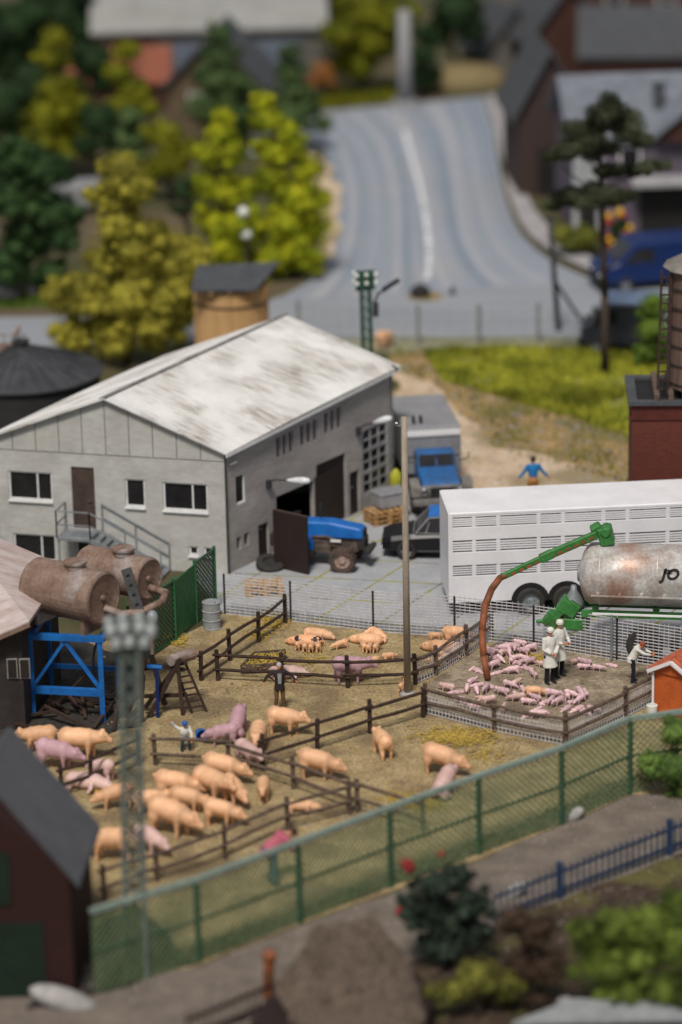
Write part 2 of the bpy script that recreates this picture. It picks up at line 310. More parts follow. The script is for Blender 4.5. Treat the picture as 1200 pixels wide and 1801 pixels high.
# ---------------------------------------------------------------- ground sheets
def smooth_loop(pts, jit=.1, step=.8, closed=True):
    out = []; n = len(pts)
    for i in range(n if closed else n-1):
        a = Vector(pts[i]); b = Vector(pts[(i+1) % n]); k = max(1, int((b-a).length/step))
        for j in range(k):
            p = a.lerp(b, j/k); q = noise.noise_vector(p*.7)*jit*2+noise.noise_vector(p*2.3)*jit; out.append(Vector((p.x+q.x, p.y+q.y, a.z)))
    if not closed: out.append(Vector(pts[-1]))
    return out
def sheet(name, px, z, m, jit=.15, kind='structure'):
    return MB().poly(smooth_loop([G(x, y, 0).to_2d().to_3d()+Vector((0,0,z)) for x, y in px], jit)).build(name, m, kind=kind)
def strip(name, left, right, z, m, seg=6):
    def dense(pts):
        P = [G(x, y) for x, y in pts]; out = []
        for i in range(len(P)-1):
            p0 = P[max(i-1,0)]; p1 = P[i]; p2 = P[i+1]; p3 = P[min(i+2, len(P)-1)]
            for j in range(seg):
                t = j/seg; out.append(.5*((2*p1)+(p2-p0)*t+(2*p0-5*p1+4*p2-p3)*t*t+(3*p1-p0-3*p2+p3)*t**3))
        return out+[P[-1]]
    A = dense(left); B = dense(right); mb = MB(); mb.uv = []; K = 8; ln = 0
    for i in range(len(A)):
        if i: ln += (A[i]-A[i-1]).length
        for k in range(K+1): p = A[i].lerp(B[i], k/K); mb.v.append(Vector((p.x, p.y, z))); mb.uv.append((k/K, ln*.1))
    for i in range(len(A)-1):
        for k in range(K): a = i*(K+1)+k; mb.f.append((a, a+1, a+K+2, a+K+1))
    return mb.build(name, m, kind='structure')
MB().poly([(-900,20,0),(900,20,0),(900,1500,0),(-900,1500,0)]).build('ground', M['ground'], kind='structure')
sheet('farmyard', [(-90,1120),(300,1130),(395,1078),(800,1122),(1290,1190),(1290,1400),(1108,1398),(850,1510),(528,1625),(350,1695),(-90,1840)], .008, M['soil'], .05)
sheet('tank_shade_patch', [(-90,1120),(120,1120),(250,1175),(262,1215),(225,1262),(190,1300),(60,1300),(-90,1330)], .014, M['shade_soil'], .25)  # dark sheet colours the shade under the tank stand into the ground
sheet('dark_corner', [(60,1700),(150,1640),(235,1600),(300,1640),(345,1688),(150,1757),(60,1775)], .014, M['shade_soil'], .2)
sheet('mud', [(745,1210),(830,1150),(900,1118),(1290,1180),(1290,1225),(1150,1240),(994,1300),(870,1280),(750,1252)], .016, M['mud'], .1)
slab_d = (G(800,940)-G(560,1090)).normalized(); slab_h = (G(1100,980)-G(600,955)).normalized()
M['slab'] = slabmat((slab_d.y,-slab_d.x,0), 1.9, (slab_h.y,-slab_h.x,0), 1.9)
sheet('concrete_yard', [(330,1000),(700,840),(835,872),(1300,872),(1300,1192),(800,1122),(393,1080)], .014, M['slab'], .02)
sheet('footpath', [(-200,2100),(-90,1765),(350,1700),(530,1628),(850,1512),(1108,1400),(1290,1385),(1290,1466),(1150,1518),(900,1616),(780,1668),(450,1795),(400,1900)], .010, M['path'], .08)
sheet('garden_bed', [(400,1900),(450,1795),(780,1642),(900,1562),(1150,1467),(1290,1430),(1400,1900)], .006, M['garden'], .08)
sheet('sand_track', [(700,650),(760,672),(800,715),(850,762),(870,785),(960,800),(1040,822),(1110,862),(1130,885),(690,885),(690,850)], .012, M['sand'], .25)
sheet('field_dirt', [(690,605),(1300,612),(1300,895),(690,895)], .004, M['dirt'], .2)
sheet('verge', [(480,594),(1290,590),(1290,614),(480,622)], .020, M['verge'], .15)
sheet('cross_road', [(-90,560),(250,556),(400,548),(500,520),(560,488),(610,470),(960,470),(1010,484),(1100,502),(1290,510),(1290,593),(700,594),(-90,618)], .024, M['road2'], .05)
sheet('dirt_verge', [(535,262),(575,285),(598,330),(603,390),(592,445),(560,492),(548,488),(556,430),(560,370),(552,310),(530,280)], .034, M['sand'], .3)
strip('road', [(500,212),(560,250),(588,320),(592,380),(578,440),(545,495),(500,530)][::-1], [(852,172),(868,225),(876,280),(890,350),(915,410),(968,458),(1040,492)][::-1], .028, M['road'])
sheet('side_road', [(440,225),(560,197),(852,170),(870,235),(600,262),(560,262),(440,275)], .024, M['road2'], .05)
strip('pavement', [(856,172),(872,225),(882,280),(898,350),(925,408),(980,452),(1060,488)], [(872,168),(890,225),(905,280),(925,340),(950,385),(1010,440),(1090,478)], .13, M['kerb'])
# broken white line up the middle of the road
cl_ = [(752,492),(754,470),(755,440),(752,405),(746,365),(738,325),(728,290),(718,255),(712,230)]
mk = MB()
for i in range(len(cl_)-1):
    a = G(*cl_[i], 0); b = G(*cl_[i+1], 0); d = (b-a).normalized(); n = Vector((-d.y, d.x, 0))*.12; b2 = a.lerp(b, .86 if i < 4 else .99)
    mk.add([(a+n)+Vector((0,0,.034)), (a-n)+Vector((0,0,.034)), (b2-n)+Vector((0,0,.034)), (b2+n)+Vector((0,0,.034))], [(0,1,2,3)])
mk.build('road_marking', mat('worn_line', (.72,.72,.74), (.42,.43,.46), 2.5, bump=0, detail=8), kind='structure')
# ---------------------------------------------------------------- foliage
def leaves(blobs, size, dens, flat=.9, mb=None, depth=.9, core=.80):
    mb = mb or MB(); dens = dens*7
    for (c, r) in blobs:
        c = Vector(c); n = int(dens*4*math.pi*r*r/(size*size))
        if core:
            k0 = len(mb.v); mb.ball(c, (r*core, r*core*depth, r*core*flat), 10, 7)
            for i in range(k0, len(mb.v)): d = (mb.v[i]-c); mb.v[i] = c+d*(1+.3*noise.noise(d*3/r+c))
        for i in range(n):
            d = Vector((random.gauss(0,1), random.gauss(0,1), random.gauss(0,1)))
            if d.length < 1e-3: continue
            d.normalize(); lump = 1+.34*noise.noise(d*2.6+c*1.7)+.26*noise.noise(d*6+c)
            p = c+Vector((d.x, d.y*depth, d.z*flat))*r*lump*random.choice((1.06, 1.12, 1, .96, .9, .8, .7))
            nn = (d*.55+Vector((random.uniform(-1,1), random.uniform(-1,1), random.uniform(-1,1)))).normalized()
            u = nn.orthogonal().normalized(); u = Matrix.Rotation(random.uniform(0, 6.28), 3, nn) @ u; w = nn.cross(u); s = size*random.uniform(.5, 1.0)
            mb.add([p+u*s*.5, p+w*s*.38, p-u*s*.5, p-w*s*.38], [(0,1,2,3)])
    return mb
def tree(label, base, blobs, m, name='tree', size=.2, dens=.35, cat='tree', trunk_r=.2, group=None, subs=20, yoff=.0):
    """blobs: (px, py, radius in px) seen at the depth of the trunk"""
    B = G(*base); sc = FOC/(B-CL).length; bl = []
    for (x, y, r) in blobs:
        c = PY(x, y, B.y+random.uniform(-.4,.4)*r/sc); R = r/sc; bl.append((c, R*.84))
        for k in range(subs):
            a = random.uniform(0, 6.28); e = random.uniform(-.5, 1.0)
            q = c+Vector((math.cos(a)*math.cos(e), math.sin(a)*math.cos(e), math.sin(e)*.9))*R*random.uniform(.6,.95); bl.append((q, R*random.choice((.10,.14,.18,.24,.32))*random.uniform(.85,1.1)))
    t = thing(name, B, label, cat, group)
    leaves(bl, size*.44, dens*.55).build('crown', m, t)
    tr = MB(); top = max((c for c, r in bl), key=lambda c: c.z); tp = Vector((B.x*.6+top.x*.4, B.y, top.z*.85))
    tr.tube([B, B.lerp(tp, .3)+Vector((.08,0,0)), B.lerp(tp, .65)-Vector((.06,0,0)), tp], [trunk_r, trunk_r*.75, trunk_r*.45, trunk_r*.15], 7)
    for c, r in bl[::8]:
        f = min(.9, max(.12, (c.z*.6)/max(tp.z, .5))); p = B.lerp(tp, f); tr.cyl(p, c, trunk_r*.3, trunk_r*.08, 5)
    tr.build('trunk', M['trunk'], t, smooth=True)
    return t
M['f_olive'] = foliage('olive_foam', (.34,.30,.04), (.22,.20,.03))
M['f_yel'] = foliage('yellow_green', (.36,.36,.015), (.20,.24,.012))
M['f_dyel'] = foliage('dull_yellow_green', (.20,.20,.012), (.10,.11,.01))
M['f_green'] = foliage('mid_green', (.085,.13,.045), (.04,.07,.025))
M['f_dark'] = foliage('dark_green', (.025,.05,.018), (.014,.03,.012))
M['f_left'] = foliage('left_green', (.05,.095,.03), (.025,.055,.02))
M['f_pine'] = foliage('pine_green', (.10,.115,.065), (.055,.065,.035))
M['f_bush'] = foliage('bush_green', (.13,.20,.03), (.07,.12,.02))
M['f_field'] = foliage('field_grass', (.38,.38,.04), (.20,.22,.025), .55)
M['f_rose'] = foliage('rose_leaf', (.045,.065,.045), (.02,.03,.022), 3)
M['f_dry'] = foliage('dry_brown', (.07,.045,.03), (.03,.02,.014), 3)
tree('large olive foam tree behind the white roof, left of the slatted wooden tank', (225,640),
     [(215,302,44),(228,335,50),(195,345,42),(212,395,46),(235,430,58),(330,450,42),(110,520,40),(205,455,60),(290,450,66),(340,470,45),(150,520,58),(235,520,70),(300,530,60),(130,590,45),(200,590,55),(270,585,50),(320,560,30)], M['f_olive'], size=.17, dens=.40, trunk_r=.22)
tree('bright yellow-green tree left of the pair at the road junction', (400,488), [(393,205,24),(390,235,30),(372,275,38),(408,270,36),(368,330,36),(405,335,44),(380,390,46),(425,400,48),(398,445,46),(440,462,34),(432,330,30)], M['f_yel'], size=.26, dens=.30, trunk_r=.2)
tree('tall bright yellow-green tree nearest the road edge', (520,488), [(465,178,25),(468,212,34),(505,232,26),(510,265,36),(480,265,38),(540,300,32),(480,320,42),(560,350,26),(520,345,44),(505,390,52),(555,400,28),(520,435,48),(482,455,42),(545,465,28)], M['f_yel'], size=.26, dens=.30, trunk_r=.2)
tree('dull yellow-green conifer at the far left with a thin top', (105,320), [(95,66,28),(92,100,36),(100,160,44),(80,205,50),(125,200,46),(150,235,34),(55,235,34),(105,255,55)], M['f_dyel'], size=.3, dens=.3)
tree('yellow-green tree with a narrow top before the red roof', (235,330), [(225,90,28),(212,130,32),(232,160,34),(215,190,32),(258,190,26),(250,240,34)], M['f_dyel'], size=.3, dens=.3)
tree('low yellow-green tree right of the small dark conifer', (300,355), [(295,240,32),(300,285,40),(270,300,28),(325,265,24)], M['f_dyel'], size=.3, dens=.3)
tree('small dark green conifer between the yellow-green trees', (228,345), [(228,205,22),(225,240,34),(225,285,42)], M['f_green'], size=.28, dens=.3)
tree('slender green tree in front of the small gabled house', (385,260), [(385,62,28),(388,100,36),(380,140,42),(405,160,44),(360,190,38),(390,205,52),(425,200,30)], M['f_green'], size=.3, dens=.3)
tree('narrow green tree beside the road bend', (520,265), [(510,95,22),(512,130,30),(518,165,36),(540,190,32),(568,218,22),(515,205,40)], M['f_green'], size=.3, dens=.3)
tree('broad dark green tree at the left picture edge', (40,530), [(30,280,55),(85,300,48),(20,350,55),(95,370,50),(50,420,60),(110,420,40),(20,470,50),(90,480,36)], M['f_left'], size=.27, dens=.26, trunk_r=.25)
tree('yellow leafed tree behind the far concrete pole', (640,165), [(640,20,55),(600,60,42),(670,70,52),(630,110,48),(700,30,46)], M['f_dyel'], size=.36, dens=.28)
tree('dark slender conifer right of the far concrete pole', (745,172), [(745,60,22),(745,95,28),(745,135,34)], M['f_dark'], size=.36, dens=.32)
for i, (x, y, r, lb) in enumerate([(30,60,95,'dark tree in the far top left corner'),(120,30,75,'dark tree behind the thin topped conifer at far left'),(0,190,70,'dark tree behind the broad tree at the left edge'),(600,-20,60,'dark tree behind the yellow leafed tree by the far pole'),(800,20,55,'dark tree at the top right of the far road bend'),(175,215,42,'dark tree filling the gap right of the thin topped conifer'),(60,150,60,'dark tree rising left of the thin topped conifer'),(330,330,26,'low dark tree behind the left yellow-green road tree'),(160,110,45,'small dark tree beside the red tiled roof')]):
    tree(lb, (x, y+130), [(x,y,r),(x-r*.6,y+40,r*.6),(x+r*.5,y+35,r*.6)], M['f_dark'], size=.45, dens=.25, group='dark trees in the far background')
tree('rounded orange leafed bush beside the far houses', (566,178), [(566,128,24),(550,145,18),(580,145,18)], mat('f_orange', (.30,.12,.03), (.18,.08,.02), 1.5, bump=0), name='bush', size=.25, cat='bush', trunk_r=.08)
tree('dull green hedge bush at the foot of the lilac house', (1010,452), [(990,415,26),(1030,420,28),(1010,425,28)], foliage('hedge', (.17,.17,.03), (.09,.10,.02)), name='bush', size=.22, cat='bush', trunk_r=.08)
tree('bright green leafy bush beside the brown water tower', (1150,650), [(1150,540,32),(1148,580,34),(1140,620,30),(1165,610,30)], M['f_bush'], name='bush', size=.16, cat='bush', trunk_r=.1)
# pine with bare trunk
B = G(1064,660); t = thing('pine_tree', B, 'tall pine with a bare trunk and cloud-like dark crown standing in the grass', 'tree')
sc = FOC/(B-CL).length; bl = []
for (x, y, r) in [(1060,190,34),(1030,222,32),(1085,215,32),(1112,240,28),(1050,260,34),(1015,262,28),(985,275,24),(1075,300,24),(1040,340,30),(1000,350,26),(975,358,16),(1075,345,28),(1110,300,16),(1140,295,18),(1165,290,14),(1095,345,20)]:
    c = PY(x, y, B.y+random.uniform(-1.2,1.2)); R = r/sc
    for k in range(8): bl.append((c+Vector((random.uniform(-1,1), random.uniform(-1,1), random.uniform(-.35,.35)))*R*.9, R*random.uniform(.38,.65)))
leaves(bl, .085, .5, flat=.8, core=.6).build('crown', M['f_pine'], t)
tr = MB(); P = [B, PY(1064,520,B.y), PY(1060,400,B.y), PY(1055,290,B.y), PY(1060,190,B.y)]; tr.tube(P, [.17,.14,.12,.08,.03], 8)
for (x0,y0,x1,y1) in [(1058,350,985,290),(1060,330,1160,295),(1060,290,1015,262),(1060,270,1110,240),(1062,370,985,352),(1064,500,1035,470),(1064,480,1090,455),(1060,340,1095,348)]:
    tr.cyl(PY(x0,y0,B.y), PY(x1,y1,B.y+random.uniform(-.5,.5)), .05, .02, 5)
tr.build('trunk', M['trunk'], t, smooth=True)
# grass on the field and rough tufts
def grass(name, px, n, h, m, cond=None, w=.05, kind='stuff', label=None, spread=1.0, clump=True):
    P = [G(*p) for p in px]; xs = [p.x for p in P]; ys = [p.y for p in P]; mb = MB(); k = 0
    def inside(x, y):
        c = False; j = len(P)-1
        for i in range(len(P)):
            if (P[i].y > y) != (P[j].y > y) and x < (P[j].x-P[i].x)*(y-P[i].y)/(P[j].y-P[i].y)+P[i].x: c = not c
            j = i
        return c
    while k < n:
        x = random.uniform(min(xs), max(xs)); y = random.uniform(min(ys), max(ys))
        if not inside(x, y): k += .2; continue
        if clump and noise.noise(Vector((x*.6, y*.6, 3)))+random.uniform(-.5,.5) < -.12: k += .5; continue
        k += 1; a = random.uniform(0, 6.28); hh = h*random.uniform(.4, 1.2)*(1+.6*noise.noise(Vector((x*.8,y*.8,0)))); d = Vector((math.cos(a), math.sin(a), 0)); l = Vector((random.uniform(-1,1), random.uniform(-1,1), 0))*hh*.6*spread
        b = Vector((x, y, .0)); mb.add([b-d*w, b+d*w, b+l+Vector((0,0,hh))], [(0,1,2)])
    o = mb.build(name, m, kind=kind)
    if label: tag(o, label, name.replace('_',' '))
    return o
M['f_under'] = mat('meadow_floor', (.24,.25,.03), (.15,.17,.02), .5, c3=(.22,.17,.05), bump=.6, bsc=9)
FLD = [(745,620),(840,612),(1060,618),(1180,640),(1200,700),(1110,765),(1050,752),(1010,735),(900,705),(850,690),(780,672)]
sheet('meadow', FLD, .016, M['f_under'], .5)
grass('grass', [(x, y) for x, y in FLD], 26000, .28, M['f_field'], label='bright yellow-green grass of the field beside the road')
grass('tufts', [(690,612),(1200,606),(1110,850),(900,800),(860,760),(780,720),(720,650)], 4000, .16, foliage('tuft', (.20,.19,.03), (.12,.11,.02)), label='sparse olive tufts on the dirt round the field')
grass('weeds', [(480,500),(560,470),(590,400),(560,300),(350,480),(300,540),(430,535)], 5000, .3, M['f_field'], label='yellow-green grass verge at the road corner under the trees')
grass('lawn', [(-60,545),(200,540),(180,500),(-60,480)], 6000, .3, M['f_bush'], label='green grass under the trees at the left edge')
grass('grass', [(540,198),(700,180),(700,150),(540,170)], 2500, .4, M['f_dyel'], label='dull green verge beyond the far road bend')
grass('grass', [(165,1740),(360,1685),(530,1618),(850,1500),(1108,1390),(1240,1365),(1240,1335),(1100,1370),(840,1478),(640,1560),(200,1710)], 9000, .10, foliage('fence_grass', (.15,.16,.04), (.09,.10,.025)), label='short green grass along the inside of the green mesh fence')
# ---------------------------------------------------------------- main building
def rot_to(A, B): d = B-A; return math.atan2(d.y, d.x)
Cc = G(402,1010); ZE = ZAT(Cc, 396, 790)
ZR = ZE+.5
Rr = G(690,642,ZR); Rr.z = 0
_l = G(0,768,ZE); _l.z = 0; fd = (_l-Cc).normalized(); Lw = Cc+fd*7.9     # left front corner
sdv = (Rr-Cc); LEN = sdv.length; sdu = sdv.normalized(); Rl = Lw+sdv
ZA = WP(190,699,Cc,Lw).z; ZAR = ZA+.5
nF = Vector((fd.y, -fd.x, 0)); nF = -nF if nF.y > 0 else nF            # outward normals
nS = Vector((sdu.y, -sdu.x, 0)); up = Vector((0,0,1))
bld = thing('workshop_building', (Cc+Lw)/2, 'long grey rendered farm workshop with a weathered white corrugated roof', 'building')
apF = WP(190,699,Cc,Lw); apF.z = 0; apR = apF+sdv
def wall_with_holes(A, B, ztop, holes, m, name, thick=.18, ztop2=None):
    """A,B ground ends, ztop at A, ztop2 at B; holes (u0,u1,z0,z1)"""
    d = (B-A); Ln = d.length; u = d.normalized(); n = u.cross(up); mb = MB(); zt2 = ztop if ztop2 is None else ztop2
    us = sorted({0, Ln, *[h[0] for h in holes], *[h[1] for h in holes]}); zs = sorted({0, *[h[2] for h in holes], *[h[3] for h in holes]})
    def P(a, z, o): return A+u*a+up*z+n*o
    for i in range(len(us)-1):
        for j in range(len(zs)):
            u0, u1 = us[i], us[i+1]; z0 = zs[j]; last = j == len(zs)-1
            z1a = zs[j+1] if not last else ztop+(zt2-ztop)*u0/Ln; z1b = zs[j+1] if not last else ztop+(zt2-ztop)*u1/Ln
            uc = (u0+u1)/2; zc = (z0+z1a)/2
            if any(h[0] <= uc <= h[1] and h[2] <= zc <= h[3] for h in holes): continue
            mb.add([P(u0,z0,0), P(u1,z0,0), P(u1,z1b,0), P(u0,z1a,0)], [(0,1,2,3)]); mb.add([P(u0,z0,-thick), P(u1,z0,-thick), P(u1,z1b,-thick), P(u0,z1a,-thick)], [(0,3,2,1)])
    for (a, b, z0, z1) in holes:
        q = [(a,z0),(b,z0),(b,z1),(a,z1)]
        for k in range(4): s, e = q[k], q[(k+1)%4]; mb.add([P(*s,0), P(*e,0), P(*e,-thick), P(*s,-thick)], [(0,1,2,3)])
    return mb, P
def uz(x, y, A, B): p = WP(x, y, A, B); return (p-A).dot((B-A).normalized()), p.z
def rect(A, B, x0, y0, x1, y1):
    u0, z0 = uz(x0, y1, A, B); u1, _ = uz(x1, y1, A, B); _, z1 = uz((x0+x1)/2, y0, A, B); _, z0 = uz((x0+x1)/2, y1, A, B)
    return [min(u0,u1), max(u0,u1), z0, z1]
# front wall runs Lw -> Cc so that its outward normal faces the camera
FW = [('w2',(17,830,93,880)),('d',(130,822,170,930)),('w1',(222,843,256,892)),('w2',(288,850,366,899)),('w2',(26,940,100,990)),('w1',(135,948,168,985)),('w1',(333,961,349,977)),('w1',(359,963,375,978))]
fh = [(k, rect(Lw, Cc, *r)) for k, r in FW]
for k, h in fh: h[2] = max(h[2], .03)
mbw, PF = wall_with_holes(Lw, Cc, ZE-.42, [tuple(h) for k, h in fh], M['plaster'], 'w')
wf = mbw.build('front_wall', M['plaster'], bld)
def window(P, h, kind, parent, fm='frame', depth=-.09, split=.66, rows=1, fw=.055):
    a, b, z0, z1 = h; mb = MB(); n = (P(a,z0,1)-P(a,z0,0))
    def bar(u0, w0, u1, w1): mb.bar(P(u0,w0,depth+.02), P(u1,w1,depth+.02), fw, .05)
    bar(a, z0+fw/2, b, z0+fw/2); bar(a, z1-fw/2, b, z1-fw/2); bar(a+fw/2, z0+fw, a+fw/2, z1-fw); bar(b-fw/2, z0+fw, b-fw/2, z1-fw)
    if kind == 'w2': m_ = a+(b-a)*split; bar(m_, z0+fw, m_, z1-fw)
    fo = mb.build('window', M[fm], parent)
    MB().add([P(a,z0,depth), P(b,z0,depth), P(b,z1,depth), P(a,z1,depth)], [(0,1,2,3)]).build('pane', M['glass'], fo)
    if kind != 's': MB().bar(P(a-.02,z0-.03,.03), P(b+.02,z0-.03,.03), .10, .05).build('sill', M[fm], fo)
    return fo
for k, h in fh:
    if k == 'd':
        MB().prism([PF(h[0],h[2],-.10), PF(h[1],h[2],-.10), PF(h[1],h[3],-.10), PF(h[0],h[3],-.10)], PF(0,0,.05)-PF(0,0,0)).build('door', M['bdoor'], bld)
        hd = [o for o in COL.objects if o.name.startswith('door')][-1]; MB().bar(PF(h[1]-.12,h[2]+.95,.0), PF(h[1]-.25,h[2]+.95,.0), .03).build('handle', M['chrome'], hd)
    else: window(PF, h, k, bld)
# gable band of panels
g = MB(); za = ZE-.40
def gp(a, z, o=.025): return Lw+(Cc-Lw).normalized()*a+up*z+nF*o
GL = (Cc-Lw).length; ua = (apF-Lw).dot((Cc-Lw).normalized())
def zgab(a): return ZE+(ZA-ZE)*(a/ua if a < ua else (GL-a)/(GL-ua))-.03
npn = 10
cuts = sorted([GL*i/npn for i in range(npn+1)]+[ua])
for i in range(len(cuts)-1):
    a, b = cuts[i], cuts[i+1]
    if b-a < .02: continue
    a2 = a+(.012 if any(abs(a-GL*k/npn) < 1e-6 for k in range(npn+1)) else 0); b2 = b-(.012 if any(abs(b-GL*k/npn) < 1e-6 for k in range(npn+1)) else 0)
    g.prism([gp(a2,za), gp(b2,za), gp(b2,zgab(b2)), gp(a2,zgab(a2))], -nF*.15)
g.build('gable_panels', M['plaster'], bld)
MB().prism([gp(0,za-.03,-.02), gp(GL,za-.03,-.02), gp(GL,zgab(GL),-.02), gp(ua,zgab(ua),-.02), gp(0,zgab(0),-.02)], -nF*.1).build('gable_backing', M['black'], bld)
# side wall Cc -> Rr
SW = [('s',(416,834,433,886)),('s',(417,944,425,966)),('s',(430,937,439,959))]
for x0, y0 in ((487,768),(529,747),(571,725)):
    for k in range(3): SW.append(('s',(x0+k*11, y0-k*5, x0+k*11+8, y0+38-k*4.5)))
DW = [('door',(456,920,474,985)),('open',(489,858,556,985)),('big',(559,806,611,940)),('door',(617,828,634,930))]
sh = [(k, rect(Cc, Rr, *r)) for k, r in SW]; dh = [(k, rect(Cc, Rr, *r)) for k, r in DW]; bw = rect(Cc, Rr, 640,748,683,862)
for k, h in dh: h[2] = .02
allh = [tuple(h) for k, h in sh]+[tuple(h) for k, h in dh]+[tuple(bw)]
mbw, PS = wall_with_holes(Cc, Rr, ZE-.02, allh, M['plaster'], 'w', ztop2=ZR-.02)
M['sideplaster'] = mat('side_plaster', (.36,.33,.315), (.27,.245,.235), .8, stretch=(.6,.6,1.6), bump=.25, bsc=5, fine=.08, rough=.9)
mbw.build('side_wall', M['sideplaster'], bld)
for k, h in sh: window(PS, h, 's', bld, 'dframe' if h[3]-h[2] < .9 else 'frame', fw=.04)
for k, h in dh:
    if k != 'open':
        d_ = MB().prism([PS(h[0],h[2],-.12), PS(h[1],h[2],-.12), PS(h[1],h[3],-.12), PS(h[0],h[3],-.12)], PS(0,0,.04)-PS(0,0,0)).build('door', M['ddoor'], bld)
        MB().bar(PS(h[0]+.15,1.0,-.06), PS(h[0]+.25,1.0,-.06), .03).build('handle', M['steel'], d_)
# multi-pane window
mb = MB(); a, b, z0, z1 = bw
for i in range(4): u_ = a+(b-a)*i/3; mb.bar(PS(u_,z0,-.05), PS(u_,z1,-.05), .06, .06)
for i in range(7): z_ = z0+(z1-z0)*i/6; mb.bar(PS(a,z_,-.05), PS(b,z_,-.05), .05, .12 if i % 2 == 0 else .04)
fo = mb.build('window', mat('lattice_grey', (.30,.30,.30)), bld); MB().add([PS(a,z0,-.1), PS(b,z0,-.1), PS(b,z1,-.1), PS(a,z1,-.1)], [(0,1,2,3)]).build('pane', M['glass'], fo)
# open door leaves
oh = dh[1][1]; hz = oh[3]+.1
def leaf(P0, P1, z): d = (P1-P0).normalized(); return MB().prism([P0, P1, P1+up*z, P0+up*z], d.cross(up)*.05)
A0 = PS(oh[0],.03,.02); A0 = G(484,996,.03); A1 = G(544,1010,.03)
l1 = leaf(A0, A1, hz-.05).build('door', M['ddoor'], bld); MB().bar(A0+up*(hz-.04), A1+up*(hz-.04), .07, .05).build('rail', M['bdoor'], l1)
A0 = PS(oh[1],.03,.02); A1 = G(578,925,.03); A1 = A0+(A1-A0).normalized()*1.4
l2 = leaf(A0, A1, hz-.05).build('door', M['ddoor'], bld)
# rear, left wall, floor
mb = MB(); mb.prism([Rr-sdu*.2, Rl-sdu*.2, Rl-sdu*.2+up*ZR, apR-sdu*.2+up*(ZAR-.05), Rr-sdu*.2+up*ZR], sdu*.18); mb.prism([Lw-nS*-.02, Rl, Rl+up*(ZR-.03), Lw+up*(ZE-.03)], nS*.15)
mb.build('rear_wall', M['plaster'], bld)
# corrugated roof, each slope one sheet
def roof(A, Bp, A2, B2, name, n=150, oh_=.22):
    """A,Bp eave ends front/rear; A2,B2 ridge ends"""
    mb = MB(); mb.uv = []; d1 = (A-A2).normalized(); K = 6; rows = n*2; e0 = A+d1*oh_; e1 = Bp+(Bp-B2).normalized()*oh_
    fdv = (Bp-A).normalized(); L_ = (e1-e0).length; W_ = (e0-A2).length
    for th in (0, -.05):
        for i in range(rows+1):
            t = i/rows; a = A2.lerp(B2, t); b = e0.lerp(e1, t)
            if t == 0: a = a-fdv*.22; b = b-fdv*.22
            if t == 1: a = a+fdv*.2; b = b+fdv*.2
            for k in range(K+1):
                p = a.lerp(b, k/K); z = (.022 if i % 2 else 0)+th+.05*math.sin(math.pi*t)*(k/K)
                mb.v.append(p+up*z); mb.uv.append((k/K*W_, t*L_))
    st = (rows+1)*(K+1)
    for s_ in (0, st):
        for i in range(rows):
            for k in range(K): q = s_+i*(K+1)+k; mb.f.append((q, q+1, q+K+2, q+K+1) if s_ == 0 else (q, q+K+1, q+K+2, q+1))
    for i in range(rows): q = i*(K+1)+K; mb.f.append((q, q+K+1, q+K+1+st, q+st))
    for i0 in (0, rows):
        for k in range(K): q = i0*(K+1)+k; mb.f.append((q, q+1, q+1+st, q+st))
    return mb
RA = apF+up*(ZA+.03); RB = apR+up*(ZAR+.03)
mb = roof(Cc+up*ZE, Rr+up*ZR, RA, RB, 'r'); mb.build('roof', M['roof'], bld)
mb = roof(Lw+up*ZE, Rl+up*ZR, RA, RB, 'r'); mb.build('roof', M['roof'], bld)
mb = MB(); s1 = (Cc+up*ZE-RA).normalized(); s2 = (Lw+up*ZE-RA).normalized(); a = RA-sdu*.24+up*.06; b = RB+sdu*.22+up*.06
mb.prism([a+s1*.08, a+up*.02, a+s2*.16, a+s2*.16-up*.03, a, a+s1*.08-up*.03], b-a); mb.build('ridge_cap', mat('ridge_cap', (.25,.24,.235), (.13,.12,.12), 2), bld)
e0 = Cc+up*(ZE-.10)+(Cc+up*ZE-RA).normalized()*.2; e1 = Rr+up*(ZR-.10)+(Cc+up*ZE-RA).normalized()*.2
MB().bar(e0-sdu*.2, e1+sdu*.18, .05, .10).build('fascia', M['frame'], bld)
e0 = Rr+up*ZR-sdu*.05+nS*.05; MB().tube([e0, e0+nS*.18-up*.12], .05).build('gutter_end', M['dsteel'], bld)
MB().cyl(Cc+nS*.03+nF*.03, Cc+nS*.03+nF*.03+up*(ZE-.2), .035, n=8).build('downpipe', M['dsteel'], bld)
MB().box(PS(.35, ZE-.55, .06), (.35,.05,.05), rz=math.atan2(sdu.y, sdu.x)).build('wall_bracket', M['frame'], bld)
# wall lamps
def wall_lamp(px, tip, label):
    u, z = uz(px[0], px[1], Cc, Rr); p = PS(u, z, .02); q = PY(tip[0], tip[1], p.y-.7); t = thing('wall_lamp', p, label, 'lamp', 'lamps over the yard')
    d = (q-p).normalized(); MB().box(p+nS*.05, (.16,.14,.28), rz=math.atan2(sdu.y, sdu.x)).build('wall_plate', M['dsteel'], t, bevel=.01)
    m1 = p+nS*.1+up*.12; m2 = p.lerp(q, .45)+up*.08; MB().tube([m1, p.lerp(q,.2)+up*.12, m2], .028).build('arm', M['dsteel'], t)
    x = (q-m2); Lh = x.length; MB().lathe(m2, x, [(0,.02),(Lh*.12,.06),(Lh*.4,.11),(Lh*.7,.13),(Lh*.93,.09),(Lh,.0)], 14).build('lamp_head', M['lampw'], t, smooth=True)
wall_lamp((470,851), (546,846), 'white lamp on a short bracket above the open workshop door')
wall_lamp((628,758), (690,735), 'white lamp on a curved arm beside the multi-pane window')
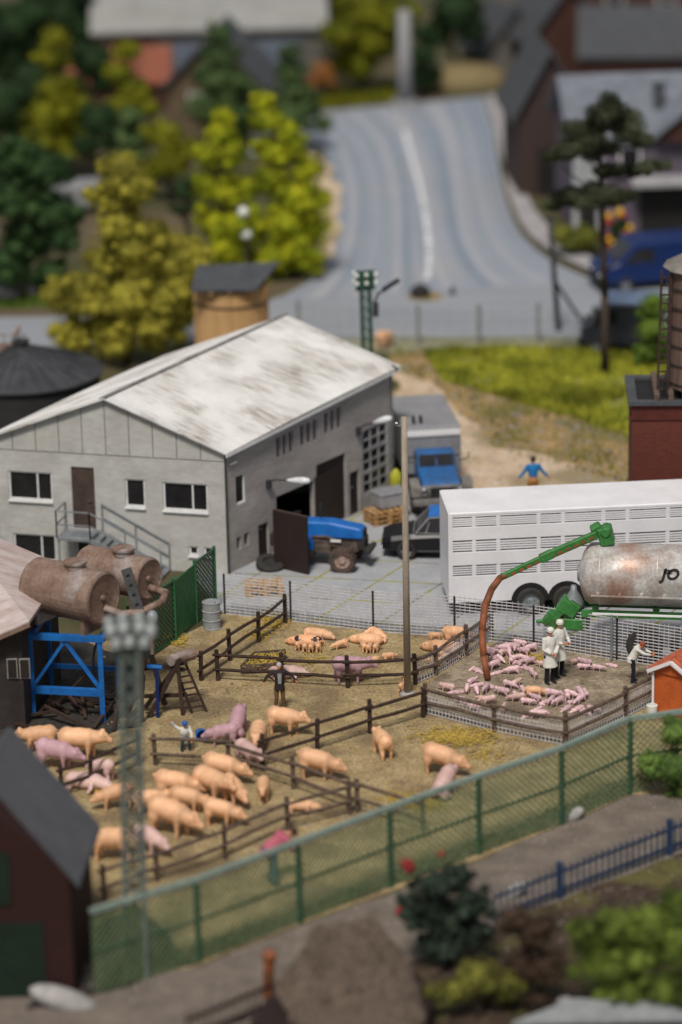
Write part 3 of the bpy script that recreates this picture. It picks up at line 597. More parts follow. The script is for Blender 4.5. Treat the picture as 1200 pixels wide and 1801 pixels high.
# outside staircase on the front wall
su, sz = uz(115, 932, Lw, Cc); su1, _ = uz(178, 936, Lw, Cc); land = fh[1][1][2]-.02; su = fh[1][1][0]-.25; su1 = fh[1][1][1]+.1
st = thing('stairs', PF(su1, 0, .5), 'grey steel outside staircase with landing and railings below the brown upper door', 'staircase')
mb = MB(); mb.prism([PF(su,land-.08,.0), PF(su1,land-.08,.0), PF(su1,land,.0), PF(su,land,.0)], nF*1.0); mb.build('landing', M['steel'], st)
eu, _ = uz(300, 1010, Lw, Cc); ns = 10; run = (eu-su1)
for k in range(ns):
    zz = land*(1-(k+1)/(ns+.5)); c = PF(su1+run*(k+.6)/ns, zz, .5); MB().box(c, (.22,.86,.035), rz=math.atan2(-fd.y, -fd.x)).build('tread', M['steel'], st)
for o_ in (.06, .94): MB().bar(PF(su1,land-.04,o_), PF(eu,.02,o_), .05, .16).build('stringer', M['steel'], st)
def railing(pts, mm=.9):
    mb = MB()
    for i in range(len(pts)-1):
        a, b = pts[i], pts[i+1]
        for h_ in (.9, .45): mb.bar(a+up*h_, b+up*h_, .04)
        k = max(1, round((b-a).length/1.1))
        for j in range(k+1): p = a.lerp(b, j/k); mb.bar(p, p+up*.92, .045)
    return mb
railing([PF(su,land,.04), PF(su,land,.96), PF(su1,land,.96), PF(eu,.05,.96)]).build('railing', M['steel'], st)
railing([PF(su1+.12,land,.04), PF(eu,.05,.04)]).build('railing', M['steel'], st)
for q in (su+.05, su1-.05): MB().bar(PF(q,0,.92), PF(q,land-.08,.92), .06).build('leg', M['steel'], st)
# ---------------------------------------------------------------- fences
def rail_fence(pts, label, m='timber', hts=(.40,.80), ph=.98, net=False, group='timber pen fences'):
    P = [G(*p) for p in pts]; t = thing('pen_fence', (P[0]+P[-1])/2, label, 'fence', group)
    posts = []
    for i, p in enumerate(P):
        h = ph*random.uniform(.94,1.06); mb = MB(); tl = Vector((random.uniform(-.03,.03), random.uniform(-.03,.03), h)); mb.bar(p-up*.05, p+tl, .11, .11, up=(1,.3,0)); o = mb.build('post', M[m], t, bevel=.015)
    for i in range(len(P)-1):
        for h in hts:
            a = P[i]+up*(h+random.uniform(-.05,.05)); b = P[i+1]+up*(h+random.uniform(-.05,.05)); c = a.lerp(b,.5)+up*random.uniform(-.05,.03)+Vector((random.uniform(-.03,.03),0,0)); d = (b-a).normalized()
            off = Vector((-.02,-.07,0)); MB().tube([a+off-d*.12, c+off, b+off+d*.12], [.045,.052,.042], 6).build('rail', M[m], t)
    if net:
        mb = MB()
        for i in range(len(P)-1):
            a, b = P[i], P[i+1]; L_ = (b-a).length; k = int(L_/.12)
            for j in range(k+1): p = a.lerp(b, j/k); mb.bar(p+up*.02, p+up*.72, .020)
            for z in range(6): mb.bar(a+up*(.04+z*.13), b+up*(.04+z*.13), .020)
        mb.build('netting', M['mesh'], t)
    return t
rail_fence([(354,1197),(405,1162),(455,1130),(502,1096)], 'dark rail fence running up to the wire mesh left of the upper pen')
rail_fence([(384,1197),(497,1203),(612,1210),(731,1204)], 'long dark rail fence along the bottom of the upper pen')
rail_fence([(744,1262),(651,1290),(558,1320),(462,1350)], 'dark rail fence slanting down left from the foot of the wooden lamp pole')
rail_fence([(731,1204),(767,1188),(821,1154),(865,1124)], 'rail fence with netting along the left of the piglet pen', 'timber2', net=True)
rail_fence([(748,1255),(870,1287),(994,1312)], 'worn rail fence with netting along the front of the piglet pen', 'timber2', net=True)
rail_fence([(996,1310),(1101,1262),(1168,1228)], 'netted rail fence rising from the front corner of the piglet pen to the orange hut', 'timber2', net=True)
rail_fence([(274,1346),(403,1352),(517,1388),(629,1428),(744,1462)], 'worn rail fence crossing the lower yard above the herd of peach pigs', 'timber2')
rail_fence([(615,1432),(507,1460),(396,1511),(277,1550),(184,1582)], 'worn rail fence in front of the herd of peach pigs', 'timber2')
rail_fence([(110,1402),(160,1387),(245,1346)], 'short dark rail fence beside the pigs at the left edge')
# zinc wire mesh fence
def mesh_fence(pts, h, name, label, postm, wirem, sp=.14, r=.008, diag=False, toprail=None, midrail=False, posth=0, cat='fence', pr=.05, postpts=None, plinth=False):
    P = [G(*p) for p in pts]; t = thing(name, (P[0]+P[-1])/2, label, cat)
    for p in (P if postpts is None else [G(*q) for q in postpts]):
        MB().cyl(p, p+up*(h+posth), pr, n=8).build('post', M[postm], t)
    mb = MB()
    for i in range(len(P)-1):
        a, b = P[i], P[i+1]; d = b-a; L_ = d.length; u = d.normalized()
        if diag:
            k = int((L_+h)/sp)
            for j in range(k):
                s = j*sp
                for sg in (1, -1):
                    # diagonal from (s,0) rising; clip to 0..L
                    p0, z0, p1, z1 = s-h, h, s, 0.0
                    if p0 < 0: z0 = h+p0; p0 = 0
                    if p1 > L_: z1 = p1-L_; p1 = L_
                    if z0 <= z1: continue
                    if sg < 0: p0, p1 = L_-p0, L_-p1
                    mb.bar(a+u*p0+up*(z0+.03), a+u*p1+up*(z1+.03), r*2)
        else:
            k = int(L_/sp)
            for j in range(k+1):
                w = .02*math.sin(j*1.7); mb.bar(a+u*(j*L_/k), a+u*(j*L_/k+w)+up*(h+(.03 if j%2 else .06)), r*1.6)
            for j in range(int(h/(sp*.62))+1):
                z = .02+j*sp*.62; mb.bar(a+up*z, b+up*z, r*2.8)
    mb.build('wire_mesh', M[wirem], t)
    for i in range(len(P)-1):
        if toprail: MB().bar(P[i]+up*(h+.06), P[i+1]+up*(h+.06), .12, .12).build('top_rail', M[toprail], t)
        if midrail: MB().bar(P[i]+up*h*.52, P[i+1]+up*h*.52, .05, .05).build('middle_rail', M[postm], t)
    return t
mesh_fence([(396,1080),(512,1093),(657,1111),(800,1121),(939,1137),(1085,1161),(1260,1188)], 1.33, 'mesh_fence', 'pale wire mesh fence between the concrete yard and the pig pens', 'dsteel', 'mesh', .16, .009, pr=.035)
mesh_fence([(166,1751),(350,1693),(528,1623),(688,1560),(843,1502),(988,1450),(1108,1396),(1260,1375)], 2.12, 'mesh_fence', 'long green chain-link fence with a pale top rail across the foreground', 'greenf', 'greenw', .19, .014, diag=True, toprail='rail', midrail=True, pr=.075, posth=.0, postpts=[(350,1693),(528,1623),(688,1560),(843,1502),(988,1450),(1108,1396),(1260,1375)])
mesh_fence([(526,598),(736,606),(843,606),(947,602),(1045,610),(1180,616)], 1.5, 'mesh_fence', 'thin wire fence on grey posts between the road and the grass field', 'concpost', 'concpost', .5, .008, pr=.08, posth=.15)
# green lattice fence + gate
def lattice(p0, p1, z0, z1, parent, sp=.17, w=.05):
    a, b = p0, p1; u = (b-a).normalized(); L_ = (b-a).length; h = z1-z0; mb = MB(); n = u.cross(up)
    for j in range(int((L_+h)/sp)+1):
        s = j*sp
        for sg in (1, -1):
            q0, w0, q1, w1 = s-h, h, s, 0.0
            if q0 < 0: w0 = h+q0; q0 = 0
            if q1 > L_: w1 = q1-L_; q1 = L_
            if w0 <= w1: continue
            if sg < 0: q0, q1 = L_-q0, L_-q1
            mb.bar(a+u*q0+up*(z0+w0)+n*.012*sg, a+u*q1+up*(z0+w1)+n*.012*sg, .02, w)
    o = mb.build('lattice_panel', M['greenf'], parent)
    MB().bar(a+up*(z1+.02), b+up*(z1+.02), .07, .07).build('top_rail', M['greenf'], parent); MB().bar(a+up*(z0), b+up*z0, .06, .06).build('bottom_rail', M['greend'], parent)
PL = [(230,1180),(309,1128),(346,1096),(380,1070)]; Q = [G(*p) for p in PL]; gf = thing('lattice_fence', Q[1], 'green lattice fence panels with a solid green gate beside the grey barrel', 'fence')
HT = ZAT(Q[2], 344, 992)
lattice(Q[0], Q[1], .1, HT, gf); lattice(Q[2], Q[3], .1, HT, gf)
for q in Q: MB().bar(q, q+up*(HT+.12), .1, .1).build('post', M['greend'], gf)
mb = MB(); u = (Q[2]-Q[1]); k = 9
for i in range(k): p = Q[1]+u*((i+.5)/k); mb.box(p+up*(HT/2+.05), (u.length/k*.86, .04, HT-.1), rz=math.atan2(u.y, u.x))
mb.build('gate', M['greend'], gf)
# grey barrel
b = G(373,1105); t = thing('barrel', b, 'grey ribbed barrel standing beside the green gate', 'barrel')
MB().lathe(b, up, [(0,0),(0,.27),(.03,.285),(.06,.27),(.27,.27),(.30,.29),(.33,.27),(.56,.27),(.59,.29),(.62,.27),(.84,.27),(.87,.285),(.88,.26),(.85,.25),(.85,0)], 24).build('body', M['barrel'], t)
MB().cyl(b+Vector((.12,-.05,.85)), b+Vector((.12,-.05,.89)), .035, n=10).build('cap', M['steel'], t)
# ---------------------------------------------------------------- livestock trailer
T0 = G(792,1087); zt = ZAT(T0, 790, 903); tb = .55
far = G(1200,884,zt); far.z = 0; tu = (far-T0).normalized(); tn = Vector((tu.y, -tu.x, 0)); TL = 11.5; TW = G(783,868,zt); TWd = abs((TW.to_2d().to_3d()-T0).dot(tn)); TWd = 2.35
tr_ = thing('livestock_trailer', T0+tu*TL/2-tn*TWd/2, 'long white livestock trailer with rows of ventilation slats parked on the yard', 'trailer')
def TP(a, z, o=0): return T0+tu*a+up*z+tn*o
zs_ = [ZAT(T0, 790, y) for y in (903,911,929,952,973,996,1015,1061)]
def tbox(a0, a1, o0, o1, z0, z1, mb): return mb.prism([TP(a0,z0,o0), TP(a1,z0,o0), TP(a1,z0,o1), TP(a0,z0,o1)], up*(z1-z0))
tb = zs_[-1]
mb = MB(); tbox(.0, TL, 0, -TWd, zt-.12, zt, mb); mb.build('roof', M['whitep'], tr_, bevel=.03)
mb = MB(); tbox(0.06, TL-.06, -.10, -TWd+.06, tb+.02, zt-.12, mb); mb.build('inner_body', mat('trailer_inside', (.16,.15,.16)), tr_)
bands = [(zs_[1],zt-.12),(zs_[3],zs_[2]),(zs_[5],zs_[4]),(tb,zs_[6])]
for z0, z1 in bands: mb = MB(); tbox(.02, TL-.02, -.0, -.1, z0, z1, mb); mb.build('side_panel', M['whitep'], tr_, bevel=.008)
for z1, z0 in ((zs_[1],zs_[2]),(zs_[3],zs_[4]),(zs_[5],zs_[6])):
    mb = MB(); k = 4 if z1 > 2 else 4
    for j in range(1, k+1): zz = z0+(z1-z0)*j/(k+1); hh_ = .018 if z1 < 1.9 else .024; tbox(.05, TL-.05, -.015, -.05, zz-hh_, zz+hh_, mb)
    for j in range(11): a = .45+j*1.0+(0 if j % 2 else .25); tbox(a, a+.12, -.004, -.06, z0, z1, mb)
    mb.build('ventilation_slats', M['whitep'], tr_)
mb = MB(); tbox(-.03, .07, .01, -TWd, tb, zt-.02, mb); mb.build('tailgate', M['whitep'], tr_, bevel=.01)
for a in (.0, TL-.08): mb = MB(); tbox(a-.035, a+.10, .012, -.05, tb, zt-.1, mb); mb.build('corner_post', M['whitep'], tr_)
mb = MB(); tbox(.3, TL-.3, -.5, -TWd+.5, .42, tb+.02, mb); mb.build('chassis', M['black'], tr_)
def wheel(c, ax, r, w, parent, rim='chrome', tyre='rubber', hub=.55):
    ax = Vector(ax).normalized(); c = Vector(c)
    ty = MB().lathe(c-ax*w/2, ax, [(0,r*.62),(0,r*.9),(w*.15,r),(w*.85,r),(w,r*.9),(w,r*.62),(w*.5,r*.6),(0,r*.62)], 26).build('wheel', M[tyre], parent, smooth=False)
    rm = MB().lathe(c-ax*w*.35, ax, [(0,0),(0,r*.62),(w*.7,r*.62),(w*.62,r*hub),(w*.55,r*.3),(w*.8,r*.22),(w*.8,0)], 20).build('rim', M[rim], ty)
    return ty
for px in (935, 1000):
    a = (G(px,1085)-T0).dot(tu)
    wheel(TP(a,.44,-.08), tn, .44, .26, tr_, 'steel'); wheel(TP(a,.44,-TWd+.1), tn, .44, .26, tr_, 'steel')
    mb = MB(); K = 12; o0 = [TP(a+math.cos(math.pi*k/K)*.60, .44+math.sin(math.pi*k/K)*.60, .012) for k in range(K+1)]; mb.prism(o0, -tn*.03); mb.build('wheel_arch', M['black'], tr_)
# wheels stand proud of their dark arches
for o in [o for o in COL.objects if o.parent == tr_ and o.name.startswith('wheel') and 'arch' not in o.name]: o.location = Vector((0,0,0))+ (tn*.10 if o.name else tn)
# ---------------------------------------------------------------- slurry tanker with loading arm
K0 = G(1030,1142); ku = (G(1200,1148)-G(1030,1142)).normalized(); kn = Vector((ku.y, -ku.x, 0)); kz = ZAT(K0, 1015, 1008); kr = .93
kt = thing('slurry_tanker', K0+ku*2.5, 'dirty silver slurry tanker on a green chassis behind the piglet pen', 'tanker')
A = K0+up*kz-ku*.08
MB().lathe(A, ku, [(-.12,0),(-.10,.3),(0,.62),(.10,.82),(.24,kr),(.5,kr),(.52,kr+.015),(.56,kr+.015),(.58,kr),(2.2,kr),(2.22,kr+.015),(2.26,kr+.015),(2.28,kr),(6,kr),(6.3,0)], 40).build('tank', M['tank'], kt, smooth=True)
mb = MB()
for o_ in (1,): mb.bar(A+ku*.3+kn*(kr-.02)-up*.38, A+ku*6+kn*(kr-.02)-up*.38, .04, .05)
for k in range(9): mb.box(A+ku*(.5+k*.65)+kn*(kr*.96)-up*.33, (.10,.06,.10), rz=math.atan2(ku.y,ku.x))
mb.build('side_rail', M['tank'], kt)
MB().lathe(A-ku*.14, ku, [(-.02,0),(-.02,.22),(.0,.26),(.06,.26)], 18).build('end_hatch', M['steel'], kt)
mb = MB(); mb.bar(A+ku*.0-up*(kr+.18)+kn*.45, A+ku*6-up*(kr+.18)+kn*.45, .12, .2); mb.bar(A-up*(kr+.18)-kn*.45, A+ku*6-up*(kr+.18)-kn*.45, .12, .2)
for k in (.4, 2.2, 4.0): mb.bar(A+ku*k-up*(kr+.02)+kn*.5, A+ku*k-up*(kr+.02)-kn*.5, .18, .2)
mb.build('chassis', M['arm'], kt)
MB().bar(A+ku*.35+kn*.95-up*(kr+.0), A+ku*6+kn*.95-up*(kr+.0), .06, .05).build('walkway_rail', M['white'], kt)
for k in (.95, 2.25, 3.8): MB().cyl(A+ku*(1.6*k-.6)+kn*.95-up*(kr), A+ku*(1.6*k-.6)+kn*.95-up*(kz-.05), .04).build('support_leg', M['steel'], kt)
mb = MB()
for (dx, dz, w) in ((-.55,-.95,.3),(-.30,-1.05,.35),(-.75,-1.25,.25),(-1.0,-1.35,.2)):
    p = A+ku*dx+up*dz+kn*.2; mb.box(p, (w,.5,.45), R=(Matrix.Rotation(math.atan2(ku.y,ku.x),3,'Z') @ Matrix.Rotation(.6,3,'Y')))
mb.box(A+ku*-.4-up*1.5, (1.2,.9,.35), rz=math.atan2(ku.y,ku.x)); mb.bar(A-ku*1.4-up*1.6, A+ku*.3-up*1.3, .14, .12)
mb.build('drawbar', M['arm'], kt, bevel=.03)
MB().lathe(A-ku*.28-up*.75, Vector((0,0,1)), [(-.35,0),(-.35,.34),(-.15,.30),(.2,.10),(.35,.08),(.35,0)], 16).build('valve', M['steel'], kt, smooth=True)
for k in (1.9, 3.2): wheel(A+ku*k+kn*.8-up*(kz-.55), kn, .55, .4, kt, 'dsteel')
# loading arm
pa = A+ku*.55+up*(kr+.05); hb = MB(); bx = PY(1066,938,pa.y)
hb.box(bx+up*-.05, (.42,.5,.55), R=Matrix.Rotation(math.atan2(ku.y,ku.x),3,'Z') @ Matrix.Rotation(-.25,3,'Y')); hb.box(bx-ku*.28+up*.12, (.32,.42,.3), R=Matrix.Rotation(-.5,3,'Y')); hb.cyl(bx-kn*.3+up*.1, bx+kn*.3+up*.1, .16)
hb.build('arm_head', M['arm'], kt, bevel=.04)
hp = G(858,1198); tip = PY(885,1014,(hp.y+pa.y)/2+.6); st_ = PY(1050,940,pa.y-.15); md = st_.lerp(tip,.52)+up*.03
mb = MB(); mb.bar(st_, md, .17, .24); mb.bar(md, tip, .14, .18); mb.bar(md-(tip-md).normalized()*.15, md+(tip-md).normalized()*.25, .2, .26); ba = mb.build('arm_beam', M['arm'], kt, bevel=.02)
mb = MB(); off = Vector((0,-.085,-.02))
for k in range(11): p = st_.lerp(tip, .06+k*.083); mb.box(p+off, (.16,.03,.07), R=(tip-st_).to_track_quat('X','Z').to_matrix())
mb.build('bolt_plates', M['hose'], ba)
pts = [tip-(tip-st_).normalized()*.15, tip+(tip-st_).normalized()*.1, PY(865,1036,(tip.y*.85+hp.y*.15)), PY(853,1066,(tip.y*.6+hp.y*.4)), PY(848,1110,(tip.y*.35+hp.y*.65)), PY(851,1155,(tip.y*.12+hp.y*.88)), hp+up*.05]
MB().tube(pts, [.08,.10,.105,.11,.105,.1,.095], 10).build('hose', M['hose'], kt, smooth=True)
# lettering on the tank
def text(word, loc, R, size, m, parent, name='lettering', shear=.25, ext=.004, bold=.0):
    c = bpy.data.curves.new(name, 'FONT'); c.body = word; c.size = size; c.shear = shear; c.extrude = ext; c.offset = bold; c.space_character = 1.1
    o = bpy.data.objects.new(name, c); COL.objects.link(o); dg = bpy.context.evaluated_depsgraph_get(); me = bpy.data.meshes.new_from_object(o.evaluated_get(dg)); bpy.data.objects.remove(o)
    n = bpy.data.objects.new(name, me); COL.objects.link(n); me.materials.clear(); me.materials.append(m); n.parent = parent
    n.matrix_basis = wm(parent).inverted() @ (Matrix.Translation(loc) @ R.to_4x4()); return n
tl = WP(1166,1019, A+kn*kr, A+kn*kr+ku); tl = A+ku*((tl-A).dot(ku))+up*((tl-A).z)
dzt = tl.z+.08-A.z; ang = math.asin(max(-1,min(1,dzt/kr)))*.8; outw = (kn*math.cos(ang)+up*math.sin(ang)); upl = (up*math.cos(ang)-kn*math.sin(ang))
RT = Matrix((ku, upl, outw)).transposed()
text('JO', A+ku*((tl-A).dot(ku)-.05)+kn*(kr*math.cos(ang)+.012)+up*(tl.z-A.z), RT, .44, M['black'], kt, bold=.018)
MB().bar(A+ku*((tl-A).dot(ku)+.02)+kn*(kr*math.cos(ang)+.02)+up*(tl.z-A.z+.27), A+ku*((tl-A).dot(ku)+.27)+kn*(kr*math.cos(ang)+.02)+up*(tl.z-A.z+.27), .03, .05).build('lettering', M['black'], kt)
# ---------------------------------------------------------------- box lorry
def frame(o, ang): c, s_ = math.cos(ang), math.sin(ang); return lambda x, y, z: Vector((o.x+x*c-y*s_, o.y+x*s_+y*c, o.z+z))
M['muddy'] = mat('muddy_grey', (.20,.19,.18), (.11,.10,.095), 3, bump=.3)
LB = G(770,890); la = rad(-83); F = frame(LB, la)
lt = thing('box_lorry', LB, 'grey box lorry with a faded blue bonneted cab facing the yard', 'lorry')
def B6(F, x0, x1, y0, y1, z0, z1, mb): return mb.prism([F(x0,y0,z0), F(x1,y0,z0), F(x1,y1,z0), F(x0,y1,z0)], up*(z1-z0))
w2 = .98; bz = ZAT(F(-1.0,0,0), 760, 757)+.12
B6(F,-4.9,-1.0,-w2,w2,.85,bz,MB()).build('cargo_box', M['boxgrey'], lt, bevel=.04)
mb = MB(); B6(F,-1.0,-.95,-w2+.02,w2-.02,bz-.30,bz-.10,mb); mb.build('front_stripe', M['white'], lt)
mb = MB(); B6(F,-1.0,-.96,-w2,-w2+.07,.9,bz-.32,mb); B6(F,-1.0,-.96,w2-.07,w2,.9,bz-.32,mb); B6(F,-1.0,-.96,-w2+.08,w2-.08,bz-1.02,bz-.95,mb); mb.build('box_trim', M['steel'], lt)
mb = MB()
for y in (-.3,-.55): mb.box(F(-1.7,y,bz+.11), (.08,.1,.22), rz=la); mb.box(F(-1.6,y,bz+.03), (.26,.1,.05), rz=la)
mb.build('roof_vents', M['black'], lt)
cab = MB(); sec = [(-.94,.75),(-.94,1.72),(-.85,1.84),(-.38,1.80),(-.16,1.36),(.88,1.16),(.98,1.0),(.98,.72)]
cab.prism([F(x,-.66,z) for x, z in sec], F(0,.66,0)-F(0,-.66,0)); cb_ = cab.build('cab', M['cabblue'], lt, bevel=.05)
MB().prism([F(-.365,-.58,1.74),F(-.365,.58,1.74),F(-.18,.58,1.38),F(-.18,-.58,1.38)], (F(.05,0,.02)-F(0,0,0))).build('windscreen', M['glass'], cb_)
for y in (-.02,): MB().bar(F(-.33,0,1.75), F(-.13,0,1.38), .04, .03).build('screen_pillar', M['cabblue'], cb_)
for s_ in (-1, 1):
    MB().prism([F(-.86,s_*.665,1.36),F(-.28,s_*.665,1.36),F(-.42,s_*.665,1.70),F(-.86,s_*.665,1.70)], (F(0,s_*.01,0)-F(0,0,0))).build('side_window', M['glass'], cb_)
    fe = MB(); K = 8; fe.prism([F(.55+math.cos(math.pi*k/K)*.62, s_*.72, .72+math.sin(math.pi*k/K)*.48) for k in range(K+1)], F(0,s_*.34,0)-F(0,0,0)); fe.build('mudguard', M['muddy'], lt, bevel=.03)
    hl = MB().lathe(F(1.05,s_*.62,.88), F(1,0,0)-F(0,0,0), [(0,.14),(.12,.14),(.15,.11),(.16,0)], 16).build('headlight', M['chrome'], lt)
    wheel(F(.55,s_*.86,.48), F(0,s_,0)-F(0,0,0), .48, .26, lt, 'steel'); wheel(F(-3.9,s_*.80,.48), F(0,s_,0)-F(0,0,0), .48, .34, lt, 'steel')
    MB().tube([F(-.3,s_*.8,1.5), F(-.1,s_*1.1,1.65), F(-.1,s_*1.1,1.85)], .02).build('mirror', M['dsteel'], lt)
mb = MB(); B6(F,1.16,1.34,-1.04,1.04,.46,.68,mb); mb.build('bumper', M['muddy'], lt, bevel=.03); mb = MB(); B6(F,.98,1.14,-.98,.98,.66,1.08,mb); mb.build('front_panel', M['muddy'], lt, bevel=.04)
gr = MB()
for k in range(7): gr.bar(F(1.16,-.42,.70+k*.055), F(1.16,.42,.70+k*.055), .03, .03)
gr.build('grille', M['dsteel'], lt); mb = MB(); B6(F,-5.1,1.0,-.4,.4,.45,.8,mb); mb.build('chassis', M['black'], lt)
# ---------------------------------------------------------------- black saloon
CB = G(790,972); ca = rad(180-4); F = frame(CB, ca)
ct = thing('saloon_car', CB, 'black saloon car with silver window trim and blue roof beside the white trailer', 'car')
hw = .80; kf = 1.9
body = MB(); secs = [(-2.0,.30,.62,.60),(-1.9,.26,.78,.74),(-1.2,.24,.83,.80),(.45,.22,.84,.80),(1.2,.24,.80,.80),(1.85,.28,.72,.76),(2.15,.32,.64,.62)]
vs = []
for x, z0, z1, w in secs: vs += [F(x,-w*.92,z0),F(x,-w,z0+.1),F(x,-w,z1-.12),F(x,-w*.88,z1),F(x,w*.88,z1),F(x,w,z1-.12),F(x,w,z0+.1),F(x,w*.92,z0)]
fs = [(i*8+k, i*8+(k+1)%8, (i+1)*8+(k+1)%8, (i+1)*8+k) for i in range(len(secs)-1) for k in range(8)]+[tuple(range(8)), tuple(range(len(vs)-1, len(vs)-9, -1))]
body.add(vs, fs); body.build('body', M['gloss'], ct, bevel=.0)
gh = MB(); sec = [(-1.30,.80),(-.95,1.26),(.1,1.32),(.62,1.28),(1.08,.82)]
gh.add([F(x, sg*(.74 if z < 1 else .60), z) for sg in (-1,1) for x, z in sec], [(0,1,2,3,4),(9,8,7,6,5),(0,5,6,1),(1,6,7,2),(2,7,8,3),(3,8,9,4)]); ghn = gh.build('cabin_glass', M['glass'], ct)
MB().add([F(x, sg*.60, z+dz) for dz in (.004,.035) for sg in (-1,1) for x, z in ((-.97,1.26),(.1,1.32),(.64,1.28))], [(0,1,4,3),(1,2,5,4),(6,9,10,7),(7,10,11,8),(0,6,7,1),(1,7,8,2),(3,4,10,9),(4,5,11,10),(0,3,9,6),(2,8,11,5)]).build('roof_panel', M['blue'], ct)
for sg in (-1,1):
    mb = MB(); q = [F(-1.28,sg*.75,.83),F(-.95,sg*.61,1.26),F(.1,sg*.61,1.32),F(.62,sg*.61,1.28),F(1.06,sg*.75,.84)]
    for i in range(4): mb.bar(q[i], q[i+1], .035)
    mb.bar(F(-1.28,sg*.765,.84), F(1.06,sg*.765,.85), .018); mb.bar(F(.0,sg*.75,.85), F(.0,sg*.61,1.31), .04); mb.bar(F(.72,sg*.75,.85), F(.60,sg*.66,1.16), .025); mb.build('window_trim', M['gray'], ct)
    MB().bar(F(-1.1,sg*.80,.30), F(1.0,sg*.80,.30), .012, .018).build('sill_trim', M['chrome'], ct); MB().bar(F(-.35,sg*.815,.66), F(-.2,sg*.815,.66), .02, .03).build('door_handle', M['chrome'], ct)
    for x in (1.35, -1.35): wheel(F(x,sg*.70,.31), F(0,sg,0)-F(0,0,0), .31, .2, ct, 'chrome')
    MB().ball(F(2.10,sg*.48,.53), (.05,.08,.05)).build('headlight', M['chrome'], ct, smooth=True)
MB().bar(F(2.17,-.68,.40), F(2.17,.68,.40), .05, .06).build('bumper', M['chrome'], ct, bevel=.01)
MB().bar(F(1.12,-.66,.84), F(1.12,.66,.84), .02, .02).build('windscreen_trim', M['gray'], ct)
ct.scale = (1, 1, 1.09)
# ---------------------------------------------------------------- tractor
M['rimtan'] = mat('muddy_rim', (.42,.33,.29), (.22,.14,.11), 5)
TB = G(590,992); ta = rad(-14); F = frame(TB, ta)
tt = thing('tractor', TB, 'muddy blue tractor standing half behind the open dark workshop door', 'tractor')
hd = MB(); sec = [(-1.3,.95),(-1.3,1.48),(-.1,1.50),(.92,1.34),(1.0,1.24),(1.0,.98)]; hd.prism([F(x,-.30,z) for x, z in sec], F(0,.60,0)-F(0,0,0)); hd.build('bonnet', M['blue'], tt, bevel=.05)
mb = MB(); B6(F,-1.2,.85,-.20,.20,.55,.96,mb); B6(F,-.9,.3,-.3,.3,.70,.92,mb)
for k in range(5): mb.cyl(F(-.8+k*.25,-.31,.86), F(-.8+k*.25,-.25,.86), .05)
mb.box(F(-.4,-.3,.62),(.7,.18,.25), rz=ta); mb.tube([F(-.9,-.28,.98), F(-.2,-.30,1.02), F(.2,-.28,.88)], .05); mb.build('engine', mat('engine_mud', (.15,.11,.09), (.05,.04,.035), 5, bump=.4), tt)
mb = MB(); B6(F,.8,1.06,-.26,.26,.62,1.02,mb); B6(F,1.0,1.25,-.30,.30,.50,.68,mb); mb.box(F(1.2,0,.62),(.16,.9,.14), rz=ta); mb.build('front_weight', M['rubber'], tt, bevel=.02)
mb = MB(); B6(F,.97,1.02,-.24,.24,1.0,1.26,mb); mb.build('grille', M['dsteel'], tt)
MB().box(F(.12,-.36,.92),(.35,.03,.08), rz=ta).build('badge_plate', M['white'], tt)
for s_ in (-1,1):
    wheel(F(.42,s_*.72,.42), F(.12,s_,0)-F(0,0,0), .42, .32, tt, 'rimtan', 'mudtyre'); wheel(F(-1.15,s_*.42,.56), F(0,s_,0)-F(0,0,0), .56, .30, tt, 'blue', 'mudtyre')
    fe = MB(); K = 8; fe.prism([F(-1.15+math.cos(math.pi*k/K)*.58, s_*.3, .62+math.sin(math.pi*k/K)*.60) for k in range(K+1)], F(0,s_*.28,0)-F(0,0,0)); fe.build('mudguard', M['blue'], tt, bevel=.03)
    mb = MB()
    for k in range(22): a = 2*math.pi*k/22; mb.box(F(.42,s_*.72,.42)+Vector((math.cos(ta)*math.cos(a),math.sin(ta)*math.cos(a),math.sin(a)))*.42, (.05,.32,.05), R=Matrix.Rotation(ta,3,'Z') @ Matrix.Rotation(-a,3,'Y'))
    mb.build('tyre_lugs', M['mudtyre'], tt)
MB().bar(F(.42,-.62,.42), F(.42,.62,.42), .12).build('front_axle', M['rubber'], tt)
MB().tube([F(-.5,.2,1.45), F(-.5,.2,2.0)], .035).build('exhaust', M['dsteel'], tt); B6(F,-2.1,-1.3,-.3,.3,.6,1.0,MB()).build('rear_body', M['rubber'], tt, bevel=.03)
MB().box(F(-1.75,0,1.15),(.45,.45,.12), rz=ta).build('seat', M['black'], tt, bevel=.03); MB().lathe(F(-1.3,0,1.62), F(-.4,0,1)-F(0,0,0), [(0,.2),(.03,.22),(.05,.2),(.03,.18),(0,.2)], 16).build('steering_wheel', M['black'], tt)
